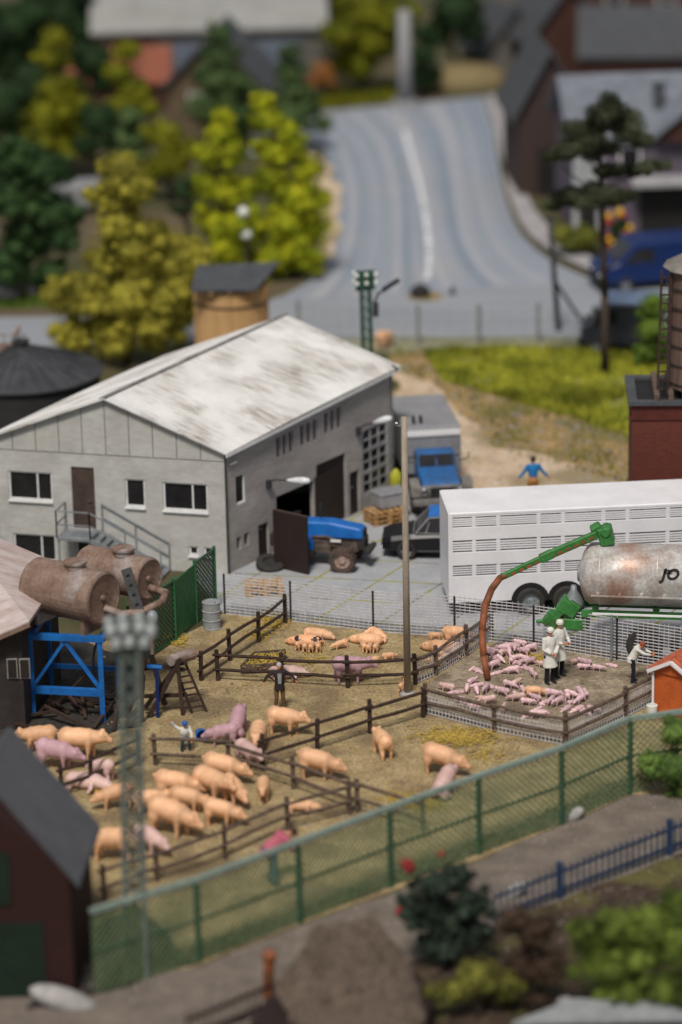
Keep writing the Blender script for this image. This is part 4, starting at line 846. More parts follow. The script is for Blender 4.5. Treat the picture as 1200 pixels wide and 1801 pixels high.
# ---------------------------------------------------------------- tyre, pallets, crate, odd things
p = G(476,1000); t = thing('loose_tyre', p, 'black tyre lying on the ground below the small dark workshop door', 'tyre')
ax = Vector((.1,-.3,1)).normalized(); c = p+up*.17
MB().lathe(c-ax*.10, ax, [(0,.26),(0,.40),(.03,.47),(.17,.47),(.20,.40),(.20,.26),(.10,.24),(0,.26)], 28).build('tyre', M['rubber'], t); MB().lathe(c-ax*.03, ax, [(0,0),(0,.26),(.06,.26),(.05,.1),(.05,0)], 18).build('rim', M['dsteel'], t)
def pallet(px, label, z=0, rz=0, lk={}, w=1.15):
    if 'o' not in lk:
        t = thing('pallet', (0,0,0), label, 'pallet', 'wooden pallets on the yard')
        mb = MB(); [mb.box((x,0,.135), (.13,.8,.025)) for x in [-.53+.212*k for k in range(6)]]; mb.build('top_boards', M['pallet'], t)
        mb = MB(); [MB().box((x,y,.07), (.14,.1,.10)).build('block', M['pallet'], t) for x in (-.5,0,.5) for y in (-.35,0,.35)]
        mb = MB(); [mb.box((0,y,.010), (1.2,.1,.02)) for y in (-.35,0,.35)]; mb.build('base_boards', M['pallet'], t); lk['o'] = t
    return place(lk['o'], G(*px)+up*z, rz, label)
pallet((676,917), 'bottom pallet of the stack under the grey crate near the dark car', 0, .5); pallet((676,917), 'pallet second from the ground in the stack under the grey crate', .16, .47); pallet((676,917), 'top pallet of the stack, right under the grey crate', .32, .52)
p = G(686,912)+up*.49; t = thing('crate', p, 'grey crate with a rounded lid standing on the pallet stack', 'crate'); MB().box(p+up*.22, (1.05,.7,.42), rz=.5).build('box', M['gray'], t, bevel=.03); MB().box(p+up*.48, (1.1,.75,.12), rz=.5).build('lid', M['boxgrey'], t, bevel=.05)
pallet((464,1042), 'pallet lying behind the wire mesh at the building corner, bottom of two', 0, .15); pallet((464,1040), 'pallet lying behind the wire mesh at the building corner, top of two', .16, .1)
p = G(697,880); tag(MB().lathe(p, up, [(0,0),(0,.22),(.7,.22),(.95,.20),(1.1,.08),(1.15,0)], 16).build('drum', M['yellow'], smooth=True), 'yellow-green drum standing beside the grey lorry', 'drum')
# far pig behind the roof
# ---------------------------------------------------------------- wooden lamp pole in the yard
def pole(base, top, r, m, label, name='wooden_pole'):
    b = G(*base); h = ZAT(b, *top); tp = PY(top[0], top[1], b.y); t = thing(name, b, label, 'pole'); MB().tube([b-up*.05, tp], [r, r*.8], 12).build('shaft', M[m], t, smooth=True); return t, b, tp
t, b, tp = pole((717,1222), (711,733), .105, 'polewood', 'tall brown wooden pole rising from the fence corner between the pens')
MB().bar(tp-up*.25+Vector((-.25,0,0)), tp-up*.25+Vector((.1,0,0)), .05, .05).build('insulator_arm', M['steel'], t); MB().ball(tp-up*.2+Vector((-.22,0,0)), .06).build('insulator', M['chrome'], t); MB().lathe(b, up, [(0,.24),(.06,.22),(.1,.12),(.1,0)], 10).build('footing', M['rock'], t)
t, b, tp = pole((712,192), (711,18), .42, 'gray', 'pale concrete pole far off beside the road bend', 'concrete_pole'); MB().lathe(b, up, [(0,.8),(.5,.7),(.5,0)], 10).build('footing', M['gray'], t)
t, b, tp = pole((983,583), (967,384), .12, 'dsteel', 'dark pole with a diagonal brace beside the bare pine trunk', 'braced_pole'); MB().tube([b.lerp(tp,.45), G(1030,575)], .07).build('brace', M['dsteel'], t); MB().box(tp, (.3,.2,.16)).build('cap', M['dsteel'], t, bevel=.02)
# ---------------------------------------------------------------- lattice masts
M['gglass'] = mat('grey_glass', (.42,.44,.44), (.3,.32,.32), 3, rough=.3, bump=0)
def mast(base, topy, w, m, label, ins, rz=.4, ktop=0, topx=None, r=.05, pm='porc'):
    B_ = G(*base); H_ = ZAT(B_, topx or base[0], topy); t = thing('lattice_mast', B_, label, 'mast'); tilt = PY(topx or base[0], topy, B_.y)-B_; fr = frame(B_, rz)
    def q(x, y, z): return fr(x, y, 0)+tilt*(z/H_)
    for sx in (-1,1):
        for sy in (-1,1): MB().bar(q(sx*w,sy*w,0), q(sx*w*.85,sy*w*.85,H_), r*1.5).build('leg', M[m], t)
    mb = MB(); n = max(4, int(H_/(w*2.1)))
    for k in range(n):
        z0, z1 = H_*k/n, H_*(k+1)/n; s0 = w*(1-.15*k/n)
        for (a, b) in (((-1,-1),(1,-1)),((1,-1),(1,1)),((1,1),(-1,1)),((-1,1),(-1,-1))):
            mb.bar(q(a[0]*s0,a[1]*s0,z0), q(b[0]*s0,b[1]*s0,z1), r*.8); mb.bar(q(b[0]*s0,b[1]*s0,z0), q(a[0]*s0,a[1]*s0,z1), r*.8)
    mb.build('bracing', M[m], t)
    for (dx, dz) in ins:
        for sy in (-1,1):
            c = q(dx, sy*w*1.15, H_-dz); MB().lathe(c-up*.10, up, [(0,.0),(0,.5),(.3,.62),(.45,.4),(.6,.7),(.85,.5),(1,0)] and [(0,0),(0,ktop*.5),(ktop*.4,ktop),(ktop*.7,ktop*.6),(ktop*1.1,ktop*.95),(ktop*1.7,ktop*.5),(ktop*1.8,0)], 12).build('insulator', M[pm], t, smooth=True)
    for dz in sorted({i[1] for i in ins}): xs = [i[0] for i in ins]; MB().bar(q(min(xs),0,H_-dz-.12), q(max(xs),0,H_-dz-.12), r*1.6, w*2.4).build('cross_arm', M[m], t)
    return t, B_, H_, q
Bm = G(652,860); t, b_, h_, q = mast((652,800), 480, .175, 'lattd', 'green lattice mast with white insulators behind the white roof', [(-.34,.0),(0,.0),(.34,.0),(-.34,.30),(0,.30),(.34,.30)], .25, .085, 642, .04)
MB().tube([q(.28,0,h_-1.15), q(.45,-.1,h_-.75), q(.75,-.1,h_-.62)], .04).build('lamp_arm', M['dsteel'], t); MB().prism([q(.6,-.25,h_-.70), q(1.2,-.25,h_-.38), q(1.2,.05,h_-.38), q(.6,.05,h_-.70)], up*.1).build('lamp_head', M['black'], t, bevel=.02); MB().box(q(.30,-.2,h_-1.3),(.2,.2,.5)).build('junction_box', M['dsteel'], t)
mast((240,1715), 1100, .235, 'latt', 'thick grey-green lattice mast with clustered insulators in the left foreground', [(-.42,.05),(-.12,.0),(.25,.0),(.5,.1),(-.3,.35),(.0,.33),(.35,.36)], .1, .16, 226, .066, 'gglass')
# small twin globe lamp
b = G(436,500); t = thing('globe_lamp', b, 'thin dark lamp post with two white globes before the bright yellow-green trees', 'lamp'); tp = PY(430,370,b.y); MB().tube([b, tp], .06).build('post', M['dsteel'], t)
for (x, y) in ((428,373),(433,412)): MB().ball(PY(x,y,b.y-.15), .24).build('globe', M['porc'], t, smooth=True)
# roadside manhole with cones
b = G(748,522); t = thing('road_works', b, 'dark cover on a brown earth patch at the end of the white road line', 'road works')
MB().lathe(b, up, [(0,.9),(.04,.7),(.06,0)], 14).build('earth_patch', M['dirt'], t); MB().lathe(b+Vector((-.2,0,.1)), up, [(0,.0),(0,.45),(.25,.40),(.45,.15),(.45,0)], 12).build('cover', M['black'], t); 
b = G(796,518); tag(MB().lathe(b, up, [(0,0),(0,.2),(.05,.14),(.4,.03),(.42,0)], 10).build('bollard', M['dsteel']), 'tiny dark cone on the road right of the road works patch', 'cone')
# ---------------------------------------------------------------- vans
M['dark_car'] = mat('dark_car', (.05,.055,.065), (.03,.032,.04), 2, rough=.4); M['skysheen'] = mat('sky_sheen_roof', (.32,.42,.60), (.26,.35,.52), 1, rough=.4)  # pale blue paints the sky's reflection onto the estate car roof
def van(base, ang, L_, W_, H_, m, label, name='van', roofm=None):
    O = G(*base); F = frame(O, ang); t = thing(name, O, label, 'van'); h = H_
    sec = [(-L_/2,.35),(-L_/2,h*.93),(-L_/2+.2,h),(L_*.22,h),(L_*.36,h*.60),(L_*.5,h*.50),(L_*.5,.35)]
    MB().prism([F(x,-W_/2,z) for x, z in sec], F(0,W_,0)-F(0,0,0)).build('body', M[m], t, bevel=.08)
    for s_ in (-1,1):
        MB().prism([F(L_*.06,s_*(W_/2+.002),h*.60),F(L_*.32,s_*(W_/2+.002),h*.60),F(L_*.20,s_*(W_/2+.002),h*.88),F(L_*.06,s_*(W_/2+.002),h*.88)], F(0,s_*.015,0)-F(0,0,0)).build('side_window', M['glass'], t)
        for x in (-L_*.3, L_*.3): wheel(F(x,s_*(W_/2-.08),.33), F(0,s_,0)-F(0,0,0), .33, .2, t, 'steel')
        MB().ball(F(L_*.5,s_*W_*.36,.72), (.06,.14,.10)).build('headlight', M['lampw'], t)
    MB().prism([F(L_*.235,-W_*.42,h*.93),F(L_*.235,W_*.42,h*.93),F(L_*.355,W_*.42,h*.65),F(L_*.355,-W_*.42,h*.65)], F(.03,0,.03)-F(0,0,0)).build('windscreen', M['glass'], t)
    if roofm: mb = MB(); B6(F,-L_/2+.1,L_*.2,-W_/2+.04,W_/2-.04,h-.02,h+.07,mb); mb.build('roof_panel', M[roofm], t, bevel=.02)
    MB().bar(F(L_*.5+.05,-W_/2,.45), F(L_*.5+.05,W_/2,.45), .12, .2).build('bumper', M['black'], t)
    return t
van((1150,500), rad(-168), 5.2, 2.0, 2.1, 'vanblue', 'royal blue van parked in front of the dark shop at the right edge')
van((1095,612), rad(172), 3.2, 2.0, 2.05, 'dark_car', 'dark estate car with sky sheen coloured onto its roof behind the pine trunk', 'estate_car', 'skysheen')['category'] = 'car'
van((150,372), rad(12), 4.0, 1.8, 1.45, 'boxgrey', 'silver car half hidden between the trees at the left', 'parked_car')['category'] = 'car'
p = G(20,522); tag(MB().ball(p+up*.2, (1.2,.9,.42)).build('rock', M['rock'], smooth=True), 'pale boulder on the grass at the left edge', 'rock')
# yellow and red flower display
p = G(1088,452); t = thing('flower_stand', p, 'tall stand of yellow and red flowers beside the shop', 'flowers'); MB().cyl(p, p+up*1.6, .25, .4, n=10).build('foliage_cone', M['f_dark'], t)
for m_, n_ in (('yelf',16),('redf',16)):
    mb = MB(); [mb.ball(p+Vector((random.uniform(-.6,.6), random.uniform(-.5,.2), random.uniform(.5,2.1))), random.uniform(.12,.2), 7, 5) for _ in range(n_)]; mb.build('blossoms', M[m_], t)
# ---------------------------------------------------------------- houses
def house(base, w, d, h, rh, rz, wallm, roofm, label, name='house', ridge='x', wins=(), oh_=.35, chim=None, doors=(), roof2=None, z0=0):
    """base = middle of the front wall foot; ridge 'y' puts the gable to the front"""
    O = G(*base)+up*z0; F = frame(O, rz); t = thing(name, O, label, 'house'); a = w/2
    if ridge == 'y': MB().prism([F(-a,0,0),F(a,0,0),F(a,0,h),F(0,0,h+rh),F(-a,0,h)], F(0,d,0)-F(0,0,0)).build('wall', M[wallm], t)
    else: MB().prism([F(-a,0,0),F(-a,d,0),F(-a,d,h),F(-a,d/2,h+rh),F(-a,0,h)], F(w,0,0)-F(0,0,0)).build('wall', M[wallm], t)
    th = .18
    for sg in (-1,1):
        if ridge == 'y': k = rh/a; q = [F(0,-oh_,h+rh),F(0,d+oh_,h+rh),F(sg*(a+oh_),d+oh_,h-k*oh_),F(sg*(a+oh_),-oh_,h-k*oh_)]
        else: k = rh/(d/2); yy = -oh_ if sg < 0 else d+oh_; q = [F(-a-oh_,d/2,h+rh),F(a+oh_,d/2,h+rh),F(a+oh_,yy,h-k*oh_),F(-a-oh_,yy,h-k*oh_)]
        ro = MB().prism(q, up*th).build('roof', M[roofm], t); n = 14; mb = MB()
        for i in range(1, n): f_ = i/n; mb.bar(q[0].lerp(q[3],f_)+up*(th+.01), q[1].lerp(q[2],f_)+up*(th+.01), .05, .03)
        mb.build('tile_courses', M[roofm], ro)
    if chim: c = F(*chim); ch = MB().box(c, (.45,.45,1.3), rz=rz).build('chimney', M['slate'], t); MB().box(c+up*.7, (.55,.55,.12), rz=rz).build('cap', M['slate'], ch)
    for (x, z, ww, hh) in wins:
        fo = MB().prism([F(x-ww/2,-.06,z),F(x+ww/2,-.06,z),F(x+ww/2,-.06,z+hh),F(x-ww/2,-.06,z+hh)], F(0,.1,0)-F(0,0,0)).build('window', M['frame'], t)
        MB().prism([F(x-ww/2+.09,-.085,z+.09),F(x+ww/2-.09,-.085,z+.09),F(x+ww/2-.09,-.085,z+hh-.09),F(x-ww/2+.09,-.085,z+hh-.09)], F(0,.03,0)-F(0,0,0)).build('pane', M['glass'], fo)
    for (x, ww, hh, m_) in doors:
        MB().prism([F(x-ww/2,-.07,.02),F(x+ww/2,-.07,.02),F(x+ww/2,-.07,hh),F(x-ww/2,-.07,hh)], F(0,.06,0)-F(0,0,0)).build('door', M[m_], t)
    return t, F
M['lilac'] = mat('lilac_render', (.12,.095,.13), (.09,.075,.10), 1); M['cream'] = mat('pale_render', (.40,.41,.42), (.28,.29,.30), 1); M['stone'] = mat('rubble_stone', (.16,.15,.13), (.07,.065,.06), 3, bump=.5); M['tileroof'] = mat('red_tile_roof', (.30,.10,.06), (.2,.07,.045), 2)
M['bgray'] = mat('blue_grey_door', (.14,.17,.22), (.11,.13,.17), 1); M['darkbrick'] = mat('dim_brick', (.075,.03,.022), (.045,.02,.016), 1); M['olivewall'] = mat('brown_boards', (.14,.10,.06), (.09,.065,.04), 2); M['paler'] = mat('far_white_roof', (.30,.30,.29), (.24,.24,.23), .6)
house((372,165), 12.5, 9, 3.7, 2.6, .03, 'stone', 'paler', 'long far house with an off-white roof and brick and stone walls', 'far_house', 'x', doors=[(-.8,2.4,2.9,'bgray'),(3.6,2.8,2.9,'bgray'),(-4.4,2.6,3.2,'darkbrick')])
house((380,236), 5.0, 5, 2.6, 2.6, -.12, 'olivewall', 'slate', 'small gabled house with pale roof verges between the green trees', 'gabled_house', 'y', wins=[(-1,1.2,.8,1)])
house((212,196), 5.0, 4, 1.7, 1.3, .05, 'darkbrick', 'tileroof', 'low house with a red tiled roof behind the left trees', 'tiled_house', 'x')
t, F = house((968,345), 3.0, 5.5, 4.2, 2.7, .08, 'barnbrick', 'slate', 'tall dark brick barn with a pale grey gabled roof beside the road', 'barn', 'y', doors=[(.2,1.6,2.3,'black')])
t, F = house((1122,412), 5.9, 6.5, 4.6, 2.0, .06, 'lilac', 'paleroof', 'lilac house with a blue-grey roof and a dark shop front at the right edge', 'lilac_house', 'x', doors=[(1.4,2.6,2.1,'black'),(-2.3,.8,2.0,'black')], wins=[(-.4,3.0,1.0,1.1)], chim=(1.1,1.3,5.9))
MB().prism([F(-.4,-.1,2.6),F(2.95,-.1,2.6),F(2.95,-1.0,2.35),F(-.4,-1.0,2.35)], up*.12).build('awning', M['gray'], t)
MB().prism([F(-2.97,-.03,.0),F(-1.6,-.03,.0),F(-1.6,-.03,4.4),F(-2.97,-.03,4.4)], F(0,.02,0)-F(0,0,0)).build('pale_wall', M['cream'], t)
MB().prism([F(.9,-.5,4.3),F(4.2,-.5,4.3),F(4.2,-.5,4.7),F(2.5,-.5,6.0),F(.9,-.5,4.7)], F(0,3,0)-F(0,0,0)).build('dormer_gable', M['darkbrick'], t)
for sg, x in ((-1,.7),(1,4.4)): MB().prism([F(2.5,-.8,6.05),F(x,-.8,4.6),F(x,2.6,4.6),F(2.5,2.6,6.05)], up*.15).build('dormer_roof', M['paleroof'], t)
house((1000,150), 4.5, 5, 2.8, 2.8, .3, 'darkbrick', 'slate', 'far house with a steep dark grey roof behind the barn', 'far_gabled_house', 'y')
house((905,140), 3.4, 4, 1.8, 2.2, .3, 'stone', 'slate', 'far pale gabled house at the top of the road', 'pale_house', 'y')
house((1130,170), 6.5, 5, 2.4, 2.0, -.1, 'darkbrick', 'slate', 'low far house with a dark slate roof behind the lilac house', 'slate_house', 'x')
house((1140,85), 8.5, 6, 8.0, 2.0, 0, 'darkbrick', 'slate', 'far dark red brick building at the top right corner', 'brick_building', 'x', wins=[(-2,2.5,1,1.2),(1,2.5,1,1.2)])
p = G(1050,118); tag(MB().box(p+up*2.4, (1.4,.5,.7)).build('red_sign', mat('sign_red', (.6,.03,.03))), 'small bright red panel high among the far roofs', 'sign') if False else None
p = G(815,150); tag(MB().ball(p+up*.2, (2.6,2.2,1.1)).build('haystack', mat('hay', (.22,.17,.08), (.15,.12,.06), 2, bump=.6), smooth=True), 'low brown heap of hay beside the far end of the road', 'haystack')
# ---------------------------------------------------------------- dark conical tank at left
b = G(45,775); O = b; zt_ = ZAT(b, 45, 655); t = thing('round_silo', b, 'round dark tin silo with a ribbed conical roof at the left edge', 'silo'); R_ = 2.95
MB().lathe(b, up, [(0,R_-.12),(zt_-.1,R_-.12),(zt_-.1,0)], 40).build('wall', mat('dark_silo_wall', (.03,.028,.03)), t)
za_ = zt_+.95; mb = MB(); mb.lathe(b+up*zt_, up, [(0,R_),(.0,R_+.02),(.06,R_+.02),(.98,.28),(1.0,0)], 40); mb.build('roof', M['darkroof'], t)
mb = MB()
for k in range(30): a = 2*math.pi*k/30; d = Vector((math.cos(a), math.sin(a), 0)); mb.bar(b+up*(zt_+.09)+d*R_, b+up*(zt_+1.0)+d*.3, .03, .05)
mb.build('ribs', M['darkroof'], t); MB().lathe(b+up*(zt_+.95), up, [(0,.30),(.28,.34),(.30,0)], 20).build('hatch', M['dsteel'], t)
mb = MB(); c = b+up*(zt_+.75)+Vector((-.95,-.2,0))
for k in range(5): mb.bar(c+Vector((k*.35-.3,0,0)), c+Vector((k*.35-.3,0,.75)), .04)
mb.bar(c+Vector((-.4,0,.74)), c+Vector((1.2,0,.74)), .04); mb.bar(c+Vector((-.4,0,.4)), c+Vector((1.2,0,.4)), .04); mb.build('platform_rail', M['rust'], t)
MB().box(c+Vector((.1,.5,.1)), (1.4,1,.06)).build('platform', M['rust'], t); MB().tube([c+Vector((.7,0,.7)), c+Vector((.95,0,1.0)), c+Vector((.8,0,.65))], .08).build('pipe', M['rust'], t)
# wooden tank behind the workshop
b = G(412,690); z1 = ZAT(b, 412, 500); rr_ = 1.40; t = thing('wooden_tank', b, 'light brown slatted wooden round tank with a sloping grey lid behind the roof ridge', 'tank')
MB().lathe(b, up, [(0,rr_),(z1,rr_),(z1,0)], 36).build('staves', M['wood'], t); mb = MB()
for k in range(44): a = 2*math.pi*k/44; d = Vector((math.cos(a), math.sin(a), 0)); mb.bar(b+d*(rr_+.0), b+d*(rr_+.0)+up*z1, .03, .03)
mb.build('battens', M['wood'], t)
for f_ in (.86, .45): MB().lathe(b+up*z1*f_, up, [(0,rr_+.02),(0,rr_+.05),(.05,rr_+.05),(.05,rr_+.02)], 36).build('hoop', M['dsteel'], t)
for dx in (-.7, 0, .7): MB().bar(b+Vector((dx,-1.5,z1+.04)), b+Vector((dx,1.5,z1+.10)), .14, .10).build('beam', M['pallet'], t)
MB().prism([b+Vector((-1.45,-1.50,z1+.12)), b+Vector((1.0,-1.60,z1+.12)), b+Vector((1.85,1.4,z1+.42)), b+Vector((-1.3,1.4,z1+.36))], up*.07).build('lid', M['slate'], t)
# ---------------------------------------------------------------- brick water tower at right
b0 = G(1110,985); zb = ZAT(b0, 1106, 712); tw = 3.6; rz_ = rad(-3); F = frame(b0, rz_); t = thing('water_tower', b0, 'red brick tower base carrying a brown stave water tank at the right edge', 'tower')
zc = zb
MB().prism([F(0,0,0),F(tw,0,0),F(tw,tw*.8,0),F(0,tw*.8,0)], up*(zc-.5)).build('brick_base', M['brick'], t)
MB().prism([F(-.05,-.05,zc-.5),F(tw+.05,-.05,zc-.5),F(tw+.05,tw*.8+.05,zc-.5),F(-.05,tw*.8+.05,zc-.5)], up*.09).build('string_course', M['red'], t)
MB().prism([F(-.03,-.03,zc-.41),F(tw+.03,-.03,zc-.41),F(tw+.03,tw*.8+.03,zc-.41),F(-.03,tw*.8+.03,zc-.41)], up*.41).build('parapet', M['red'], t)
mb = MB(); D_ = tw*.8
for q in (([-.14,-.14],[tw+.14,.16]),([-.14,D_-.16],[tw+.14,D_+.14]),([-.14,.16],[.16,D_-.16]),([tw-.16,.16],[tw+.14,D_-.16])):
    (x0,y0),(x1,y1) = q; mb.prism([F(x0,y0,zc),F(x1,y0,zc),F(x1,y1,zc),F(x0,y1,zc)], up*.12)
mb.build('coping', M['slate'], t); MB().prism([F(.1,.1,zc+.004),F(tw-.1,.1,zc+.004),F(tw-.1,D_-.1,zc+.004),F(.1,D_-.1,zc+.004)], up*.02).build('tank_floor', M['black'], t)
for k in range(6): x = .78+k*.45; MB().bar(F(x,-.02,zc+.22), F(x,D_-.2,zc+.22), .17, .2).build('beam', M['timber2'], t)
tc_ = F(2.55,1.35,zc+.34); tr2 = 1.42; th_ = PY(1190,466,tc_.y).z-tc_.z
MB().lathe(tc_, up, [(0,0),(0,tr2),(th_,tr2*.97),(th_,0)], 36).build('staves', M['dwood'], t)
for f_ in (.04,.2,.36,.52,.68,.84): MB().lathe(tc_+up*th_*f_, up, [(0,tr2+.0),(0,tr2+.035),(.04,tr2+.035),(.04,tr2)], 36).build('hoop', M['dsteel'], t)
MB().lathe(tc_+up*th_, up, [(-.08,tr2+.12),(-.03,tr2+.16),(.75,.1),(.8,0)], 12).build('cone_roof', mat('tower_roof', (.22,.20,.18), (.13,.12,.11), 3), t)
mb = MB(); lx = .82
for s_ in (0,.32): mb.bar(F(lx+s_,.6,zc+.2), F(lx+s_+.1,.75,zc+.2+th_+.1), .07)
for k in range(14): z_ = zc+.35+k*th_/14; f_ = (z_-zc)/th_; mb.bar(F(lx+.1*f_,.6+.15*f_,z_), F(lx+.32+.1*f_,.6+.15*f_,z_), .05)
mb.build('ladder', M['timber'], t)
# ---------------------------------------------------------------- rusty tanks on the blue stand
S0 = G(60,1262); u1 = (G(175,1268)-S0).normalized(); v1 = Vector((-u1.y,u1.x,0)); Hs = ZAT(S0, 60, 1118)
st = thing('tank_stand', S0+u1, 'bright blue steel stand with cross bracing under the rusty tanks', 'stand')
zl = ZAT(S0, 60, 1212); W_ = 2.05
for a in (0, W_):
    for c in (0, 1.9): MB().bar(S0+u1*a+v1*c, S0+u1*a+v1*c+up*Hs, .14).build('leg', M['standblue'], st)
mb = MB(); mb.bar(S0-u1*.15+up*Hs, S0+u1*(W_+.15)+up*Hs, .2, .16); mb.bar(S0-u1*.15+v1*1.9+up*Hs, S0+u1*(W_+.15)+v1*1.9+up*Hs, .2, .16)
for a in (0,W_): mb.bar(S0+u1*a+up*(Hs-.03), S0+u1*a+v1*1.9+up*(Hs-.03), .14, .14)
mb.build('top_frame', M['standblue'], st)
MB().bar(S0+v1*1.9+up*zl, S0+v1*1.9+u1*W_+up*zl, .12).build('lower_beam', M['standblue'], st); mb = MB(); mb.bar(S0+up*zl, S0+u1*W_+up*zl, .16, .2); mb.build('lower_beam', M['standblue'], st)
mb = MB(); mb.bar(S0+up*(zl+.05), S0+u1*W_*.5+up*(Hs-.1), .09); mb.bar(S0+u1*W_+up*(zl+.05), S0+u1*W_*.5+up*(Hs-.1), .09); mb.build('brace', M['standblue'], st)
def rtank(cx, cy, L_, r_, lab, off):
    c = S0+u1*(W_*.5)+v1*off; yy = c.y; ax = (u1*.97+Vector((0,-.46,0))).normalized(); e = PY(cx, cy, yy-.2); t = thing('rusty_tank', Vector((e.x, e.y, Hs)), lab, 'tank', 'rusty tanks on the blue stand')
    MB().lathe(e-ax*L_, ax, [(-.10,0),(-.07,r_*.6),(0,r_*.9),(.1,r_),(L_*.28,r_),(L_*.285,r_+.012),(L_*.30,r_+.012),(L_*.305,r_),(L_-.03,r_),(L_,r_*.99),(L_+.03,r_*.9),(L_+.01,r_*.86),(L_-.03,r_*.6),(L_-.05,0)], 36).build('shell', M['rust'], t, smooth=False)
    MB().lathe(e-ax*.05, ax, [(0,.09),(.08,.09),(.10,.05),(.1,0)], 12).build('bung', M['rust'], t)
    mc = e-ax*L_*.38+up*r_; MB().lathe(mc-up*.05, up, [(0,.3),(.16,.3),(.16,.34),(.22,.34),(.25,.15),(.25,0)], 20).build('manhole', M['rust'], t)
    for f_ in (.16,.84):
        p_ = e-ax*L_*f_; mb = MB(); pp = Vector((-ax.y, ax.x, 0)); mb.box(Vector((p_.x,p_.y,(Hs+.08+p_.z-r_*.75)/2)), (.14,r_*1.3,max(.1,p_.z-r_*.75-Hs-.08)), rz=math.atan2(ax.y,ax.x)); mb.build('saddle', M['rust'], t)
    return t, e, ax
t1, e1_, ax1 = rtank(182,1052,2.5,.78,'rusty grey-brown horizontal tank nearest the camera on the blue stand', .3)
t2, e2_, ax2 = rtank(262,1018,2.3,.62,'rusty brown horizontal tank behind and above the nearer one on the blue stand', 1.5)
tp_ = thing('pipework', e1_-up*.3, 'pale curved pipe joining the two rusty tanks with a drilled steel strap', 'pipe')
pts = [e1_+ax1*.02-up*.28, PY(215,1080,e1_.y-.1), PY(250,1076,e1_.y), PY(285,1058,e1_.y+.4), PY(292,1042,e1_.y+.8), PY(275,1038,e2_.y-.1), e2_-up*.25]
MB().tube(pts, .105, 10).build('pipe', M['rust'], tp_, smooth=True)
a_ = PY(222,1000,e1_.y+.5); b_2 = PY(248,1085,e1_.y-.1); MB().bar(a_, b_2, .30, .05, up=(0,-1,0)).build('strap', M['dsteel'], tp_)
mb = MB(); [mb.cyl(a_.lerp(b_2,f_)+Vector((0,-.04,0)), a_.lerp(b_2,f_)+Vector((0,.04,0)), .07, n=4) for f_ in (.15,.35,.55,.75,.92)]; mb.build('strap_holes', M['black'], tp_)
MB().ball(PY(268,1085,e1_.y-.2), (.17,.17,.2)).build('valve', M['steel'], tp_, smooth=True); MB().cyl(PY(268,1085,e1_.y-.2), PY(268,1150,e1_.y-.2), .06).build('down_pipe', M['rust'], tp_)
# dark roof supports, timber trestle with ladder
C0 = G(262,1262); tz = thing('timber_trestle', C0, 'dark timber trestle with a leaning ladder below the rusty tanks', 'trestle')
mb = MB()
for (x0,y0,x1,y1,d0) in ((225,1262,262,1140,0),(290,1240,266,1150,.3),(262,1262,318,1158,.2),(322,1258,312,1160,0),(250,1270,250,1120,-.2)):
    p = G(x0,y0); mb.bar(p, PY(x1,y1,p.y+d0), .11)
mb.build('posts', M['timber'], tz); mb = MB(); p = G(290,1255)
for (x0,y0,x1,y1) in ((240,1178,330,1165),(230,1225,330,1222),(255,1245,318,1162),(255,1170,325,1178)): mb.bar(PY(x0,y0,p.y-.1), PY(x1,y1,p.y+.1), .10)
mb.build('beams', M['timber'], tz)
mb = MB(); p0, p1 = G(338,1255), G(364,1252); q0, q1 = PY(308,1170,p0.y+.2), PY(326,1166,p0.y+.25); mb.bar(p0,q0,.06); mb.bar(p1,q1,.06)
for k in range(1,8): mb.bar(p0.lerp(q0,k/8), p1.lerp(q1,k/8), .045)
mb.build('ladder', M['timber'], tz)
MB().tube([PY(300,1162,p.y-.1), PY(340,1150,p.y+.5)], .17, 12).build('pipe', M['rust'], tz); MB().tube([PY(258,1172,p.y-.3), PY(285,1174,p.y-.3)], .07).build('blue_beam', M['standblue'], tz); MB().bar(PY(276,1178,p.y-.35), G(278,1262), .10).build('blue_post', M['vanblue'], tz)
mb = MB(); c = PY(190,1170,p.y+.6); K = 22
for k in range(K): a, b = 2*math.pi*k/K, 2*math.pi*(k+1)/K; mb.bar(c+Vector((math.cos(a)*.42,0,math.sin(a)*.95)), c+Vector((math.cos(b)*.42,0,math.sin(b)*.95)), .07)
tag(mb.build('steel_hoop', M['dsteel']), 'dark oval steel hoop standing behind the foreground mast', 'hoop')
rnd = random.Random(3); t = thing('scrap_heap', G(130,1285), 'dark heap of scrap timber under the rusty tanks', 'scrap')
for k in range(26):
    p = G(rnd.uniform(15,225), rnd.uniform(1235,1290)); a = rnd.uniform(0,3.1); L_ = rnd.uniform(.5,1.5); d = Vector((math.cos(a), math.sin(a), rnd.uniform(-.05,.45)))*L_
    MB().bar(p+up*.08, p+up*.1+d, .09, .07).build('plank', M['timber'], t)
